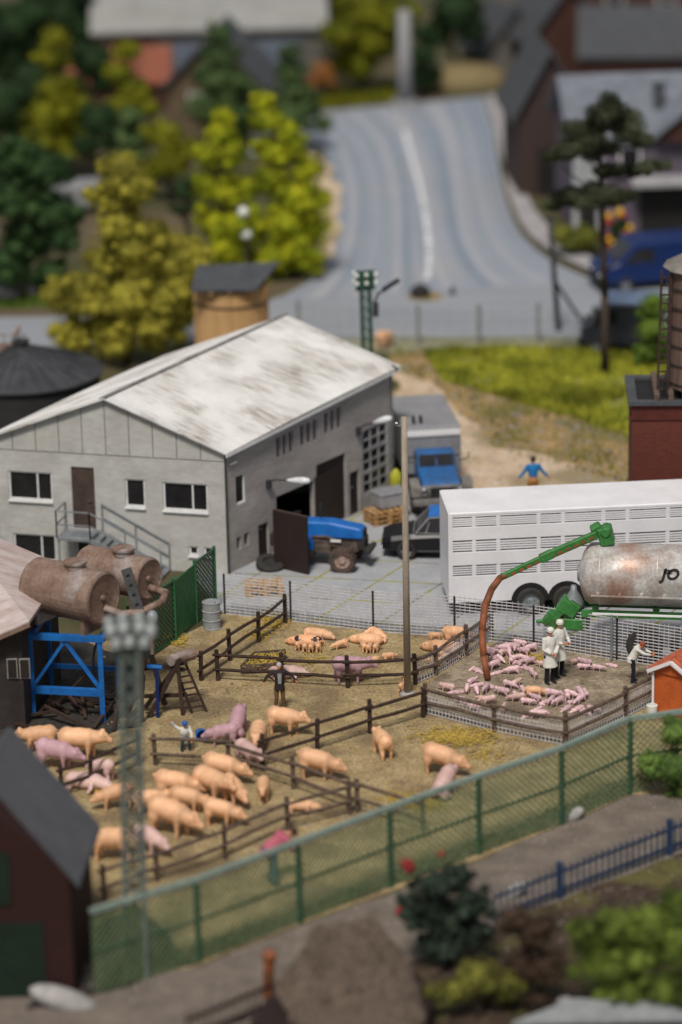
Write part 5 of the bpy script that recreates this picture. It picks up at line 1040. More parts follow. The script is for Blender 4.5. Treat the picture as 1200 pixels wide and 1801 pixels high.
# shed with pinkish sheet roof at left
R0 = G(-60,1300); zt2 = ZAT(G(60,1300), 60, 1105); F = frame(G(-70,1300), rad(2)); t = thing('feed_shed', G(-20,1300), 'dark walled shed with a pale rusty sheet roof behind the rusty tanks at left', 'shed')
e_r = PY(52,1098, G(50,1290).y); e_l = PY(-120,1172, G(-120,1300).y); t_r = PY(118,1002, G(50,1290).y+4.6); t_l = PY(-90,915, G(-120,1300).y+5.6)
MB().prism([e_r, e_l, t_l, t_r], up*.10).build('roof', M['rustroof'], t)
mb = MB(); mb.bar(e_r, e_l, .12, .12); mb.build('eaves_board', M['rust'], t)
w0 = Vector((e_r.x-.3, e_r.y+.4, 0)); w1 = Vector((e_l.x, e_l.y+.4, 0)); zmin = min(e_r.z, e_l.z)
zz0, zz1 = e_r.z+.02, e_l.z+.02; mbb = MB().add([w0, w1, w1+up*zz1, w0+up*zz0], [(0,1,2,3)]); b1, b2 = Vector((t_r.x-.3, t_r.y-.3, 0)), Vector((t_l.x, t_l.y-.3, 0))
mbb.add([w0, b1, b1+up*(t_r.z-.05), w0+up*zz0], [(0,1,2,3)]); mbb.build('wall', mat('shed_wall', (.04,.032,.03), (.025,.02,.019), 2), t)
for px in (22,44): q = WP(px,1175,w0,w1); fo = MB().box(q+Vector((0,-.03,0)), (.30,.05,.6)).build('window', M['dframe'], t); MB().box(q+Vector((0,-.06,0)), (.24,.03,.54)).build('pane', M['glass'], fo)
# ---------------------------------------------------------------- foreground brick shed
zE_ = ZAT(G(148,1758), 140, 1563); g0 = G(148,1758); er = PY(140,1563,g0.y); ef = G(177,1460,er.z); rd = (ef-er); rd.z = 0
rf = G(18,1284,er.z+2.15); rn = rf-rd
t = thing('brick_shed', Vector((rn.x, rn.y, 0)), 'dark red brick shed with a grey felt roof and green door in the left foreground', 'shed')
l_e = Vector((2*rn.x-er.x, er.y, er.z))
MB().prism([er, rn, rn+rd, er+rd], up*.12).build('roof', M['shedslate'], t); MB().prism([rn, l_e, l_e+rd, rn+rd], up*.12).build('roof', M['shedslate'], t)
ins = Vector((-.22,0,0)); wr = Vector((er.x-.25, er.y+.2, 0)); wl_ = Vector((l_e.x+.25, er.y+.2, 0)); ky = rd*.92
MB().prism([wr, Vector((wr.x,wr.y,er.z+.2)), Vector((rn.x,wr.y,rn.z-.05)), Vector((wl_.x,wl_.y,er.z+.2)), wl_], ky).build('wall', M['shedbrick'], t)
def fw(px, py): q = WP(px,py,wr,wl_); return q
M['sgreen'] = mat('shed_green', (.007,.020,.010), (.005,.014,.007), 2)
a, b = fw(-40,1625), fw(82,1750); MB().prism([Vector((a.x,wr.y-.05,.03)),Vector((b.x,wr.y-.05,.03)),Vector((b.x,wr.y-.05,a.z)),Vector((a.x,wr.y-.05,a.z))], Vector((0,.05,0))).build('door', M['sgreen'], t)
a, b = fw(-20,1500), fw(20,1590); fo = MB().prism([Vector((a.x,wr.y-.05,b.z)),Vector((b.x,wr.y-.05,b.z)),Vector((b.x,wr.y-.05,a.z)),Vector((a.x,wr.y-.05,a.z))], Vector((0,.05,0))).build('shutter', M['sgreen'], t)
p = G(112,1768); tag(MB().ball(p+up*.15, (.85,.35,.28), R=Matrix.Rotation(.35,3,'Y')).build('boulder', M['rock'], smooth=True), 'pale grey stone lying by the brick shed corner', 'stone')
# foreground thatched hut, fences, bushes
p = G(620,1850); t = thing('thatched_hut', p, 'small hut with a ragged brown thatched roof at the bottom edge', 'hut')
rA, rB, eR, fL, fR, bL = G(556,1636,2.0), G(662,1610,2.0), G(722,1690,1.1), G(528,1822,.75), G(728,1850,.75), G(484,1734,1.1)
def rough(quad, m, name, n=22, amp=.085):
    mb = MB(); a, b_, c, d = quad
    for i in range(n+1):
        for j in range(n+1):
            q = a.lerp(b_, i/n).lerp(d.lerp(c, i/n), j/n); mb.v.append(q+noise.noise_vector(q*2.1)*amp*2+noise.noise_vector(q*6)*amp)
    for i in range(n):
        for j in range(n): k = i*(n+1)+j; mb.f.append((k, k+1, k+n+2, k+n+1))
    o = mb.build(name, m, t); sol = o.modifiers.new('thick', 'SOLIDIFY'); sol.thickness = .12; return o
rough((rA, rB, fR, fL), M['thatch'], 'roof'); rough((rB, eR, G(748,1830,.7), fR), M['thatch'], 'roof'); rough((rA, fL, G(505,1790,.85), bL), M['thatch'], 'roof')
MB().prism([G(440,1850),G(735,1900),G(765,1800),G(700,1710),G(520,1740)], up*.72).build('wall', M['ddoor'], t)
for k in range(14): f_ = random.random(); q = rA.lerp(rB, f_); MB().bar(q+up*.02, q+(fL.lerp(fR, f_)-q)*random.uniform(.3,.8)+up*.10, .05, .04).build('straw_bundle', M['thatch'], t)
p = G(470,1752); t = thing('bollard', p, 'short orange-brown post beside the path at the bottom', 'post'); MB().tube([p, PY(474,1688,p.y)], .13).build('shaft', M['hose'], t); MB().ball(PY(474,1682,p.y), .17).build('cap', M['hose'], t, smooth=True)
def picket(p0, p1, h, m, label, posts=()):
    a, b = G(*p0), G(*p1); d = b-a; u = d.normalized(); t = thing('picket_fence', (a+b)/2, label, 'fence'); k = int(d.length/.21); mb = MB()
    for j in range(k+1): mb.bar(a+d*(j/k), a+d*(j/k)+up*h, .10, .04)
    mb.build('pickets', M[m], t)
    for z in (.25*h, .82*h): MB().bar(a+up*z, b+up*z, .05, .07).build('rail', M[m], t)
    for f_ in posts: MB().bar(a+d*f_, a+d*f_+up*(h+.12), .16).build('post', M[m], t)
picket((870,1625), (1290,1459), .86, 'picket', 'dark blue picket fence between the path and the garden', (.26,.72))
picket((330,1838), (480,1775), .75, 'ddoor', 'dark brown picket fence at the bottom edge beside the thatched hut')
tree('dark green rose bush with red blooms in the foreground', (790,1700), [(760,1560,38),(800,1545,40),(830,1590,40),(745,1610,42),(790,1620,50),(835,1640,36),(775,1660,44),(720,1590,26)], M['f_rose'], name='rose_bush', size=.10, cat='bush', trunk_r=.06)
rb = [o for o in COL.objects if o.name.startswith('rose_bush')][-1]
B = G(790,1700)
for (x, y, r) in ((716,1522,15),(702,1602,8),(776,1502,7)): q = PY(x,y,B.y-.3); mb = MB(); [mb.ball(q+Vector((random.uniform(-1,1),random.uniform(-1,1),random.uniform(-1,1)))*r/72*.5, r/72*.55, 8, 6) for _ in range(6)]; mb.build('rose', M['redf'], rb, smooth=True)
tree('low yellow-green bush right of the thatched roof', (840,1790), [(845,1720,46),(890,1735,36),(800,1745,30),(760,1750,26)], foliage('lime', (.16,.16,.03), (.06,.06,.015), 3), name='bush', size=.10, cat='bush', trunk_r=.05)
tree('brown dry shrub below the end of the blue picket fence', (930,1770), [(900,1620,34),(940,1640,40),(960,1700,44),(920,1700,40),(880,1770,36),(950,1770,40)], M['f_dry'], name='shrub', size=.10, cat='bush', trunk_r=.05)
tree('large soft green bush filling the right foreground', (1100,1790), [(1040,1650,44),(1090,1630,44),(1150,1625,50),(1205,1600,50),(1060,1690,60),(1130,1670,64),(1200,1660,64),(1100,1740,52),(1180,1740,52)], foliage('softgreen', (.15,.20,.035), (.07,.10,.02), 2), name='bush', size=.10, cat='bush', trunk_r=.05)
tree('green shrub overhanging the green fence at the right edge', (1185,1400), [(1190,1290,34),(1150,1345,30),(1185,1350,40),(1205,1390,34),(1135,1340,16)], foliage('shrubgreen', (.14,.22,.05), (.07,.12,.03)), name='shrub', size=.09, cat='bush', trunk_r=.05)
rnd = random.Random(5)
for k, (x, y) in enumerate(((905,1575),(985,1775),(1010,1440))): p = G(x,y); tag(MB().ball(p+up*.12, (.30 if k else .35,.2,.16), R=Matrix.Rotation(-.6,3,'Y')).build('stone', M['rock'], smooth=True), ['white stone at the left end of the blue picket fence','grey stone in the soil at the bottom edge','small flat stone at the foot of the green fence'][k], 'stone')
A_ = G(905,1812,.3); mb = MB(); mb.prism([G(900,1805,.4), G(1290,1795,.4), G(1290,1745+30,.4)+up*.0, G(1010,1762,.4)], up*.1); tag(mb.build('paving_slab', M['barrel']), 'grey slab along the bottom right edge', 'slab')
# orange hut with tiled roof
h0 = G(1150,1252); F = frame(h0, rad(-38)); t = thing('pig_hut', h0, 'small orange hut with a red tiled roof at the right edge', 'hut'); hh = ZAT(h0, 1148, 1180)
MB().prism([F(0,0,.0),F(1.3,0,0),F(1.3,1.7,0),F(0,1.7,0)], up*hh).build('wall', M['orange'], t)
MB().prism([F(-.05,-.05,hh),F(1.35,-.05,hh),F(1.35,-.05,hh+.05),F(.65,-.05,hh+.42),F(-.05,-.05,hh+.05)], F(0,1.8,0)-F(0,0,0)).build('gable', M['orange'], t)
for sg, x in ((-1,-.12),(1,1.42)):
    q = [F(.65,-.15,hh+.45), F(.65,1.85,hh+.45), F(x,1.85,hh+.02), F(x,-.15,hh+.02)]; ro = MB().prism(q, up*.04).build('roof', M['tile'], t); mb = MB()
    for k in range(10): f_ = (k+.5)/10; mb.cyl(q[0].lerp(q[1],f_)+up*.06, q[3].lerp(q[2],f_)+up*.06, .07, n=8)
    mb.build('tile_rows', M['tile'], ro)
for s_ in (0,1.3): MB().bar(F(s_,-.06,0), F(s_,-.06,hh), .06).build('corner_post', M['white'], t)
MB().bar(F(-.12,-.17,hh+.02), F(.65,-.17,hh+.45), .06, .1).build('verge_board', M['white'], t); MB().bar(F(1.42,-.17,hh+.02), F(.65,-.17,hh+.45), .06, .1).build('verge_board', M['white'], t)
p = G(1147,1257); tag(MB().lathe(p, up, [(0,0),(0,.14),(.3,.16),(.32,.12),(.1,.1),(.1,0)], 14).build('bucket', M['porc']), 'small white bucket against the orange hut', 'bucket')
p = G(355,1302); mb = MB(); ax = Vector((.25,-1,.15)).normalized(); mb.lathe(p+up*.17-ax*-.12, ax, [(-.3,0),(-.3,.15),(0,.19),(.01,.16),(-.26,.13),(-.26,0)], 18); tag(mb.build('bucket', M['standblue']), 'small blue bucket lying on its side by the worn rail fence', 'bucket')
# feeder and straw
p = G(465,1183); t = thing('hay_feeder', p, 'low wooden feeder frame with yellow straw in the upper pen', 'feeder')
mb = MB(); qs = [G(425,1186),G(448,1162),G(502,1158),G(494,1182)]
for i in range(4): mb.bar(qs[i]+up*.15, qs[(i+1)%4]+up*.15, .06, .28)
mb.build('frame', M['timber2'], t)
mb = MB(); rnd = random.Random(4)
for k in range(260): f_, g_ = rnd.random(), rnd.random(); q = qs[0].lerp(qs[3],f_).lerp(qs[1].lerp(qs[2],f_),g_)+up*rnd.uniform(.1,.25); a = rnd.uniform(0,6.3); mb.bar(q, q+Vector((math.cos(a),math.sin(a),.2))*.18, .02)
mb.build('straw_fill', M['straw'], t)
mb = MB()
for (x, y, rx, ry, n) in ((805,1298,70,16,700),(480,1092,30,22,260),(455,1118,22,10,120),(745,1415,40,18,260),(310,1128,20,12,150),(185,1398,16,12,100),(700,1408,30,12,140),(940,1160,40,10,160),(560,1160,50,20,60),(850,1330,60,20,90)):
    for k in range(n):
        q = G(x+rnd.gauss(0,.45)*rx, y+rnd.gauss(0,.45)*ry)+up*rnd.uniform(.01,.07); a = rnd.uniform(0,6.3); l = rnd.uniform(.1,.22); mb.bar(q, q+Vector((math.cos(a)*l, math.sin(a)*l, rnd.uniform(-.02,.05))), .022, .012)
tag(mb.build('loose_straw', M['straw'], kind='stuff'), 'scattered yellow straw on the pen floor', 'straw')
mb = MB()
for k in range(2600):
    q = G(rnd.uniform(160,1190), rnd.uniform(1100,1500)); 
    if q.y < 74.9: continue
    s = rnd.uniform(.015,.05); a = rnd.uniform(0,3); mb.box(q+up*s*.3, (s*rnd.uniform(1,2),s,s*.6), rz=a)
tag(mb.build('clods', M['mud'], kind='stuff'), 'small clods of earth strewn over the pens', 'earth')
mb = MB()
for k in range(2400):
    q = G(rnd.uniform(-40,1200), rnd.uniform(1400,1790)) if k % 2 else G(rnd.uniform(700,1100), rnd.uniform(640,890)); s = rnd.uniform(.012,.04) if k % 2 else rnd.uniform(.03,.08); mb.box(q+up*s*.3, (s*rnd.uniform(1,1.7),s,s*.7), rz=rnd.uniform(0,3))
tag(mb.build('gravel', M['rock'], kind='stuff'), 'loose gravel on the foreground path and the sandy track', 'gravel')
# ---------------------------------------------------------------- pigs
def pig_template(kind, m, fuse=.035):
    mb = MB(); t = thing('pig', (0,0,0), 'pig', 'pig')
    if kind in ('stand', 'graze', 'sit'):
        hz = {'stand':.60,'graze':.42,'sit':.62}[kind]; ry = Matrix.Rotation({'stand':0,'graze':.12,'sit':-.5}[kind], 3, 'Y'); bz_ = .58 if kind != 'sit' else .48
        def T(x, y, z): v = ry @ Vector((x, y, z)); return (v.x, v.y, v.z+bz_)
        mb.ball(T(0,0,0), (.52,.25,.255), 18, 12, R=ry); mb.ball(T(.30,0,-.01), (.27,.235,.25), R=ry); mb.ball(T(-.34,0,.02), (.30,.245,.255), R=ry); mb.ball(T(0,0,-.07), (.40,.21,.22), R=ry)
        nx = T(.50,0,.02); hx = (nx[0]+.24, 0, hz); mb.cyl(T(.35,0,0), hx, .21, .15, 14); mb.ball(hx, (.19,.145,.15)); mb.cyl(hx, (hx[0]+.27,0,hx[2]-.10), .13, .07, 12); mb.cyl((hx[0]+.24,0,hx[2]-.09), (hx[0]+.29,0,hx[2]-.105), .075, .075, 12)
        for s_ in (-1,1):
            mb.ball((hx[0]-.02,s_*.12,hx[2]+.13), (.09,.025,.09), 10, 7, R=Matrix.Rotation(.5*s_,3,'X') @ Matrix.Rotation(.7,3,'Y'))
            if kind == 'sit':
                mb.cyl(T(.28,s_*.13,-.05), (.40,s_*.15,.28), .10, .06); mb.cyl((.40,s_*.15,.3), (.40,s_*.15,.0), .06, .05); mb.ball((-.36,s_*.2,.17), (.26,.11,.17)); mb.cyl((-.2,s_*.22,.06), (.05,s_*.22,.05), .06, .05)
            else:
                dx = .06*s_; mb.cyl((.33,s_*.13,.50), (.36+dx,s_*.14,.24), .115, .065, 12); mb.cyl((.36+dx,s_*.14,.25), (.35+dx,s_*.14,.0), .062, .048, 10)
                mb.ball((-.38,s_*.14,.47), (.17,.11,.21)); mb.cyl((-.36,s_*.15,.42), (-.47-dx,s_*.15,.22), .10, .06, 12); mb.cyl((-.47-dx,s_*.15,.21), (-.43-dx,s_*.15,.0), .06, .048, 10)
        tx = T(-.60,0,.08); mb.tube([tx, (tx[0]-.08,.03,tx[2]+.03), (tx[0]-.10,-.02,tx[2]-.05)], [.03,.022,.018], 7); e = [(hx[0]+.10,s_*.105,hx[2]+.055) for s_ in (-1,1)]; sn = [(hx[0]+.292,s_*.028,hx[2]-.105) for s_ in (-1,1)]
    elif kind == 'lie':                                     # on its side, legs stretched out to -y
        mb.ball((0,0,.20), (.55,.26,.21), 18, 12); mb.ball((.33,0,.20), (.26,.23,.20)); mb.ball((-.36,0,.20), (.27,.25,.20)); mb.cyl((.4,0,.2), (.74,-.03,.15), .19, .14, 14); mb.ball((.74,-.03,.15), (.18,.14,.14)); mb.cyl((.74,-.03,.15), (1.0,-.10,.10), .12, .07, 12)
        for s_ in (0,1): mb.cyl((.30,-.15,.12+.12*s_), (.33+.1*s_,-.48,.07+.08*s_), .09, .045); mb.cyl((-.40,-.15,.13+.12*s_), (-.30-.1*s_,-.50,.07+.08*s_), .10, .045)
        mb.ball((.68,.06,.27), (.09,.08,.03)); mb.tube([(-.6,0,.25), (-.7,.05,.18), (-.68,.1,.08)], .022, 7); e = [(.84,-.09,.26)]; sn = []
    o = mb.build('body', m, t, fuse=fuse, sm=3)
    [MB().ball(p, .017, 6, 5).build('eye', M['eye'], t) for p in e]
    return t
PT = {}
def pig(x, y, kind, mk_, hd, sc, label, group):
    k = (kind, mk_)
    if k not in PT: PT[k] = pig_template(kind, M[mk_], .03 if mk_ != 'pigl' else .045)
    o = place(PT[k], G(x, y), rad(hd), label, group, (sc*.77, sc*.95, sc*.93) if mk_ != 'pigl' and sc > .6 else sc*(.86 if sc > .6 or mk_ == 'pig' else .68)); o['category'] = 'pig' if mk_ != 'pigl' else 'piglet'
    return o
GP = 'adult pigs in the pens'
for a in [(500,1292,'stand','pig',-22,1.05,'large peach pig walking right just above the slanting dark fence'),
 (455,1318,'stand','pig',-95,1.0,'peach pig facing the camera left of the largest walking pig'),
 (418,1292,'sit','pigp',75,1.0,'lilac pig standing tall with its rump up beside the peach pigs'),(396,1312,'graze','pigp',170,.85,'lilac pig low to the ground left of the rump-up lilac pig'),
 (436,1348,'stand','pigw',-55,.95,'pale pig with brown legs close behind the worn rail fence'),
 (674,1330,'stand','pig',108,.95,'lone peach pig seen from behind in the middle of the right pen'),
 (776,1362,'graze','pig',-24,1.1,'large peach pig grazing to the right near the yellow straw'),(782,1400,'sit','pigw',60,1.0,'grey-pink pig sitting against the green fence rail'),
 (558,1370,'graze','pig',-14,1.1,'peach pig standing in the gap behind the worn rail fence, head right'),(530,1425,'lie','pig',-10,.8,'peach pig lying where the two worn rail fences meet'),
 (464,1405,'stand','pig',-92,.75,'slim young peach pig facing straight at the camera'),
 (372,1408,'stand','pig',-42,1.2,'big peach pig at the head of the herd facing down right'),(392,1378,'graze','pig',-14,1.1,'peach pig at the back of the herd under the fence rail'),(412,1412,'graze','pig',-60,.95,'peach pig pressed against the right side of the big herd leader'),
 (308,1408,'graze','pig',-4,1.1,'peach pig in the middle row of the herd facing right'),(330,1430,'graze','pig',-12,.95,'smaller peach pig below the middle row, back rounded'),(300,1468,'graze','pig',-27,1.3,'largest peach pig low in the herd with its snout to the ground'),
 (388,1452,'graze','pig',-16,.95,'peach pig with its head at the rail right of the largest one'),(205,1422,'graze','pig',190,.9,'small peach pig just left of the foreground mast, upper of two'),(262,1432,'stand','pig',10,.9,'peach pig half hidden by the foreground mast'),
 (197,1512,'stand','pig',178,1.15,'peach pig left of the foreground mast, lower of two'),(262,1500,'graze','pigw',-40,.95,'pale peach pig just right of the foreground mast at the rail'),
 (72,1322,'stand','pig',185,1.0,'brownish peach pig under the rusty tanks, nearly at the left edge'),(140,1335,'stand','pig',-6,1.2,'big peach pig under the rusty tanks facing right'),
 (98,1352,'graze','pigp',-8,1.1,'lilac pig pressed in front of the peach pigs under the tanks'),(150,1385,'lie','pigw',-18,1.15,'pale pink pig lying behind the short dark fence'),(182,1372,'graze','pigw',140,.8,'pale pig standing at the end of the short dark fence'),
 (615,1200,'stand','pigp',2,1.05,'plump lilac pig standing behind the long fence of the upper pen'),(500,1192,'lie','pigw',5,1.0,'pale pig lying behind the long fence beside the feeder'),
 (543,1136,'lie','pigb',170,.95,'peach sow with black patches lying in the upper pen'),(556,1122,'lie','pig',-20,.85,'peach pig lying against the black patched sow'),
 (650,1133,'lie','pig',165,.9,'peach sow lying on its side in the centre of the upper pen'),(663,1122,'lie','pig',-60,.8,'peach pig lying on top end of the middle sow'),
 (782,1148,'lie','pig',160,1.05,'peach sow lying by the netted fence right of the wooden pole'),(800,1135,'graze','pig',15,.8,'peach pig huddled behind the sow by the netted fence'),
 (940,1228,'graze','pig',5,.52,'single orange young pig among the pink piglets')]: pig(*a, GP)
pig(676,614,'graze','pig',60,1.0,'lone orange pig beyond the far corner of the white roof', GP)
for (x, y, h, lb) in ((650,1148,80,'at the belly of the middle sow'),(684,1164,30,'alone left of the wooden pole'),(600,1142,200,'left of the middle sow'),(528,1143,60,'under the black patched sow'),(712,1202,100,'at the foot of the wooden pole by the long fence'),(710,1216,60,'just below the long fence at the wooden pole'),(655,1172,200,'at the snout of the plump lilac pig'),(768,1172,150,'left of the sow by the netted fence'),(790,1165,20,'right in front of the sow by the netted fence'),(536,1146,95,'second from left under the black patched sow'),(548,1147,85,'third from left under the black patched sow'),(559,1146,100,'rightmost under the black patched sow'),(640,1146,100,'left end of the row suckling the middle sow'),(662,1147,80,'right end of the row suckling the middle sow'),(775,1160,110,'suckling at the left end of the sow by the netted fence'),(800,1160,70,'suckling at the right end of the sow by the netted fence'),(766,1128,10,'behind the sow by the netted fence')):
    o = pig(x, y, 'graze', 'pig', h, .42, 'tiny peach piglet '+lb, 'peach piglets in the upper pen'); o['category'] = 'piglet'
pl = [(165,335),(270,350),(260,270),(310,240),(390,215),(285,290),(340,295),(410,285),(350,350),(425,330),(455,370),(660,305),(715,315),(775,335),(850,312),(1030,350),(25,440),(75,495),(175,410),(165,445),(200,475),(160,535),(300,460),(365,415),(375,480),(300,545),(465,490),(505,500),(625,480),(690,495),(430,565),(480,565),(720,545),(545,470),(440,240),(240,250),(505,320),(232,262),(300,262),(215,440),(640,470),(700,330),(120,440),(230,500),(330,420),(380,300),(435,305),(650,495),(470,575),(360,235)]
_r = random.Random(21)
pl += [(_r.uniform(200,460), _r.uniform(225,350)) for _ in range(8)]+[(_r.uniform(60,420), _r.uniform(400,545)) for _ in range(7)]+[(_r.uniform(430,760), _r.uniform(440,560)) for _ in range(9)]
rnd = random.Random(11); plab = [''] * len(pl); ORD = ['leftmost','second','third','fourth','fifth','sixth','seventh','eighth','ninth','tenth','eleventh','twelfth','thirteenth','fourteenth','fifteenth','sixteenth','seventeenth','eighteenth','nineteenth','twentieth','twenty-first','twenty-second','twenty-third','twenty-fourth','twenty-fifth','twenty-sixth','twenty-seventh','twenty-eighth','twenty-ninth','thirtieth']
for lo_, hi_, nm in ((0,262,'rearmost row near the mesh fence'),(262,300,'second row from the mesh fence'),(300,345,'row level with the hose foot and vets'),(345,432,'row just in front of the vets'),(432,481,'row beside the orange young pig'),(481,700,'front row along the netted rail')):
    for j, i in enumerate(sorted([i for i in range(len(pl)) if lo_ <= pl[i][1] < hi_], key=lambda i: pl[i][0])): plab[i] = 'pink piglet, %s in the %s' % (ORD[j]+('' if j == 0 else ' from left'), nm)
for i, (x, y) in enumerate(pl):
    kx = rnd.choice(['stand','graze','stand','lie']); o = pig(780+x/2.857, 1060+(y+12)/2.857, kx, 'pigl' if rnd.random() > .12 else 'pigw', rnd.uniform(0,360), rnd.uniform(.40,.54), plab[i], 'pink piglets in the netted pen'); o['category'] = 'piglet'
# ---------------------------------------------------------------- people
def person(base, rz, label, cl, pose, sc=1.0, hat=None):
    """pose: joints in local metres, x = facing, z up"""
    J = {'pel':(0,0,.92),'chest':(.01,0,1.32),'neck':(.01,0,1.50),'head':(.03,0,1.64),
         'shL':(0,.19,1.43),'shR':(0,-.19,1.43),'elL':(0,.27,1.15),'elR':(0,-.27,1.15),'haL':(.08,.27,.90),'haR':(.08,-.27,.90),
         'hiL':(0,.10,.90),'hiR':(0,-.10,.90),'knL':(.03,.11,.49),'knR':(.03,-.11,.49),'anL':(-.01,.12,.08),'anR':(-.01,-.12,.08)}
    J.update(pose); J = {k: Vector(v) for k, v in J.items()}
    O = G(*base); t = thing('person', O, label, 'person', rz=rz); Wt = wm(t)
    def MBl(): return MB()
    def fin(mb, *a, **k): mb.v = [Wt @ v for v in mb.v]; return mb.build(*a, **k)
    hd = J['head']; tw_ = (hd-J['neck']).normalized(); fx = Vector((1,0,-.15)) if 'face' not in pose else Vector(pose['face']); fx.normalize(); sd_ = tw_.cross(fx).normalized()
    b = MB(); b.ball(hd, (.098,.078,.118)); b.ball(hd+fx*.02-tw_*.05, (.075,.062,.075)); b.cyl(J['neck']-tw_*.06, hd-tw_*.05, .058, .052)
    b.ball(hd+fx*.10-tw_*.01, (.022,.014,.022), 8, 6)
    for s_ in (-1,1): b.ball(hd+sd_*.082*s_, (.02,.012,.03), 8, 6)
    b.ball(J['chest'], (.12,.17,.19)); b.cyl(J['pel'], J['chest'], .14, .15); b.ball(J['pel'], (.13,.17,.12))
    for s_ in 'LR':
        b.cyl(J['sh'+s_], J['el'+s_], .052, .042); b.ball(J['el'+s_], .043); b.cyl(J['el'+s_], J['ha'+s_], .041, .028); d = (J['ha'+s_]-J['el'+s_]).normalized(); b.ball(J['ha'+s_]+d*.04, (.03,.03,.045), R=d.to_track_quat('Z','X').to_matrix())
        b.cyl(J['hi'+s_], J['kn'+s_], .08, .055); b.cyl(J['kn'+s_], J['an'+s_], .052, .036); b.cyl(J['chest']+Vector((0,0,.08)), J['sh'+s_], .09, .055)
    body = fin(b, 'body', M['skin'], t, fuse=.016, sm=3)
    f = MB()                                                # fingers and thumbs joined to the palm end of the same limbs
    for s_ in 'LR':
        d = (J['ha'+s_]-J['el'+s_]).normalized(); o1 = d.orthogonal().normalized(); o2 = d.cross(o1); w = J['ha'+s_]
        for k, L_ in enumerate((.065,.075,.07,.055)): r0 = w+d*.065+o1*(k-1.5)*.018; f.tube([r0, r0+d*L_*.55+o2*.006, r0+d*L_*.9+o2*.03], [.0095,.009,.007], 6)
        r0 = w+d*.02+o1*.028; f.tube([r0, r0+o1*.025+d*.025, r0+o1*.03+d*.055+o2*.01], [.011,.01,.008], 6)
    fin(f, 'fingers', M['skin'], body, smooth=True)
    [fin(MB().ball(hd+fx*.088+sd_*.032*s_+tw_*.012, .011, 6, 5), 'eye', M['eye'], body) for s_ in (-1,1)]
    mo = MB().bar(hd+fx*.092-tw_*.05-sd_*.02, hd+fx*.092-tw_*.05+sd_*.02, .008, .006); fin(mo, 'mouth', M['hairr'], body)
    h = MB(); h.ball(hd+tw_*.03-fx*.022, (.105,.092,.108))
    if hat: h = MB(); h.lathe(hd+tw_*.03, tw_, [(0,.11),(.05,.115),(.10,.10),(.13,.05),(.135,0)], 16); fin(h, 'cap', M[hat], t, smooth=True); h = MB(); h.ball(hd-fx*.03, (.095,.086,.10))
    fin(h, 'hair', M[cl.get('hair','hairb')], t, smooth=True)
    c = MB(); c.ball(J['chest'], (.15,.205,.21)); c.cyl(J['pel']+Vector((0,0,cl.get('hemz',-.02))), J['chest'], .165, .165, 14); c.cyl(J['chest'], J['neck']-tw_*.03, .13, .075)
    for s_ in 'LR':
        c.cyl(J['chest']+Vector((0,0,.06)), J['sh'+s_], .10, .075); c.ball(J['sh'+s_], .078); c.cyl(J['sh'+s_], J['el'+s_], .072, .06); c.ball(J['el'+s_], .06); c.cyl(J['el'+s_], J['ha'+s_].lerp(J['el'+s_],.08), .06, .046)
    if cl.get('long'): c.cyl(J['pel']+Vector((0,0,.05)), (J['knL']+J['knR'])/2+Vector((0,0,.06)), .175, .235, 16)
    elif cl.get('hem'): c.cyl(J['pel']+Vector((0,0,.05)), J['pel']-Vector((0,0,.12)), .17, .19, 14)
    fin(c, cl['topn'], M[cl['top']], t, fuse=.02, sm=4)
    l = MB(); l.ball(J['pel'], (.145,.18,.13))
    for s_ in 'LR': l.cyl(J['hi'+s_], J['kn'+s_], .10, .075); l.ball(J['kn'+s_], .075); l.cyl(J['kn'+s_], J['an'+s_], .074, .06)
    fin(l, 'trousers', M[cl['leg']], t, fuse=.02, sm=3)
    for s_ in 'LR': q = J['an'+s_]; sh_ = MB(); sh_.ball((q.x+.06,q.y,max(.045,q.z-.04)), (.14,.05,.045)); sh_.cyl((q.x,q.y,q.z-.02), (q.x,q.y,q.z+.06), .05, .055); fin(sh_, 'boot', M[cl.get('boot','navy')], t, smooth=True)
    if cl.get('shirt'): q = MB().prism([Vector((.155,-.05,1.05)), Vector((.155,.05,1.05)), Vector((.16,.07,1.42)), Vector((.16,-.07,1.42))], (.02,0,0)); fin(q, 'shirt_front', M[cl['shirt']], t)
    t.scale = (sc,)*3
    return t
WC = dict(top='coat', topn='coat', leg='navy', long=1)
person((967,1202), rad(-60), 'vet in a long white coat and cap standing nearer among the piglets', dict(WC), {'haR':(.22,-.08,1.02),'haL':(.24,.06,1.0),'elL':(.06,.25,1.14),'elR':(.06,-.25,1.14)}, .98, 'coat')
person((983,1190), rad(-50), 'second vet in a white coat and cap standing just behind the nearer one', dict(WC), {'haL':(.34,.12,1.12),'haR':(.30,-.10,1.14),'elL':(.1,.27,1.16),'elR':(.1,-.27,1.16)}, 1.0, 'coat')
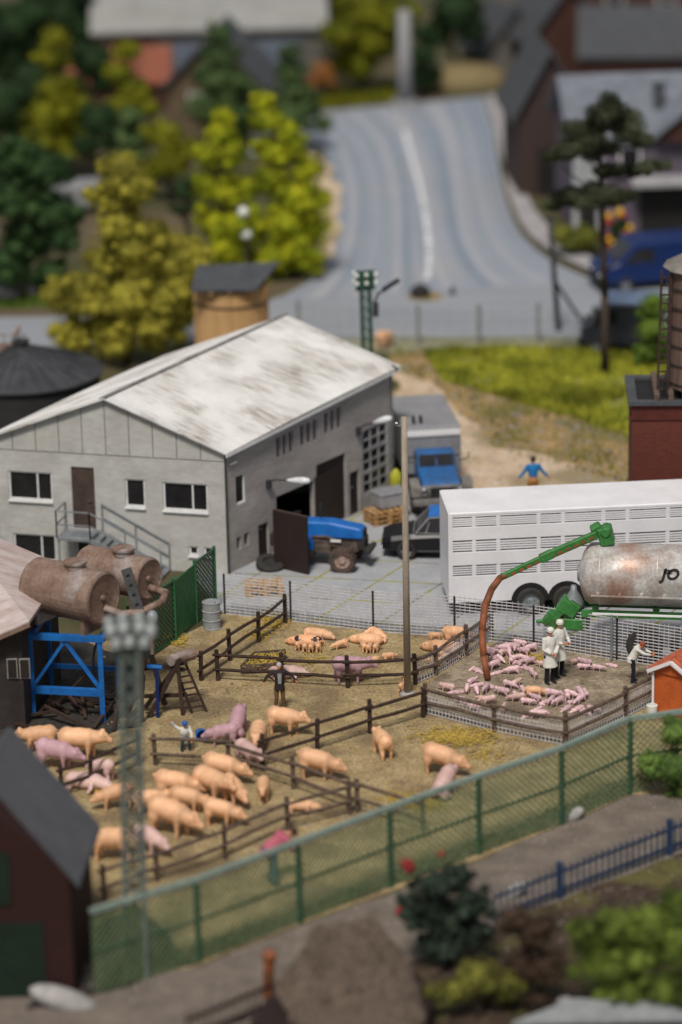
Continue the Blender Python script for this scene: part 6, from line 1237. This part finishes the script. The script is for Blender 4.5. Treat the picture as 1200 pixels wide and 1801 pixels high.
person((1113,1200), rad(-8), 'red haired vet in a white coat leaning forward by the orange hut', dict(WC, hair='hairr', long=0, hem=1), {'pel':(-.04,0,.90),'chest':(.14,0,1.20),'neck':(.25,0,1.34),'head':(.34,0,1.44),'shL':(.18,.19,1.30),'shR':(.18,-.19,1.30),'elL':(.42,.20,1.16),'elR':(.42,-.2,1.16),'haL':(.66,.13,1.10),'haR':(.66,-.13,1.10),'knL':(.02,.12,.48)}, .82)
person((938,890), rad(100), 'man in a bright blue pullover and tan trousers walking away behind the white trailer', dict(top='jblue', topn='pullover', leg='tan', hemz=.16), {'elL':(.0,.34,1.20),'elR':(.0,-.34,1.20),'haL':(.02,.52,1.02),'haR':(.02,-.52,1.02),'knL':(.15,.12,.50),'anR':(-.2,-.12,.12)}, 1.0)
person((493,1250), rad(-85), 'grey haired farmer in an open dark jacket with his arms held out', dict(top='jack', topn='jacket', leg='brown', hair='hairg', shirt='gray', boot='brown', hem=1), {'elL':(.0,.40,1.30),'elR':(.0,-.40,1.30),'haL':(.04,.56,1.08),'haR':(.04,-.56,1.08),'anL':(0,.16,.08),'anR':(0,-.16,.08)}, .84)
person((480,1555), rad(22), 'person in a pink shirt and blue jeans bending forward behind the green fence', dict(top='pinks', topn='shirt', leg='jean', hem=1), {'pel':(-.15,0,.92),'chest':(.22,0,1.16),'neck':(.42,0,1.24),'head':(.56,0,1.26),'shL':(.32,.19,1.2),'shR':(.32,-.19,1.2),'elL':(.42,.22,.92),'elR':(.42,-.22,.92),'haL':(.6,.16,.75),'haR':(.6,-.16,.75),'face':(.8,0,-.6)}, 1.05)
person((325,1318), rad(-70), 'person in a pale top and blue cap crouching with one arm raised', dict(top='coat', topn='shirt', leg='jean', hair='hairb'), {'pel':(-.12,0,.42),'chest':(.05,0,.78),'neck':(.1,0,.95),'head':(.14,0,1.08),'shL':(.05,.19,.9),'shR':(.05,-.19,.9),'elL':(.2,.25,.68),'haL':(.35,.18,.5),'elR':(.0,-.38,1.05),'haR':(.05,-.52,1.28),'hiL':(-.1,.1,.42),'hiR':(-.1,-.1,.42),'knL':(.3,.15,.5),'knR':(.3,-.15,.5),'anL':(.1,.15,.08),'anR':(.1,-.15,.08)}, .72, 'standblue')
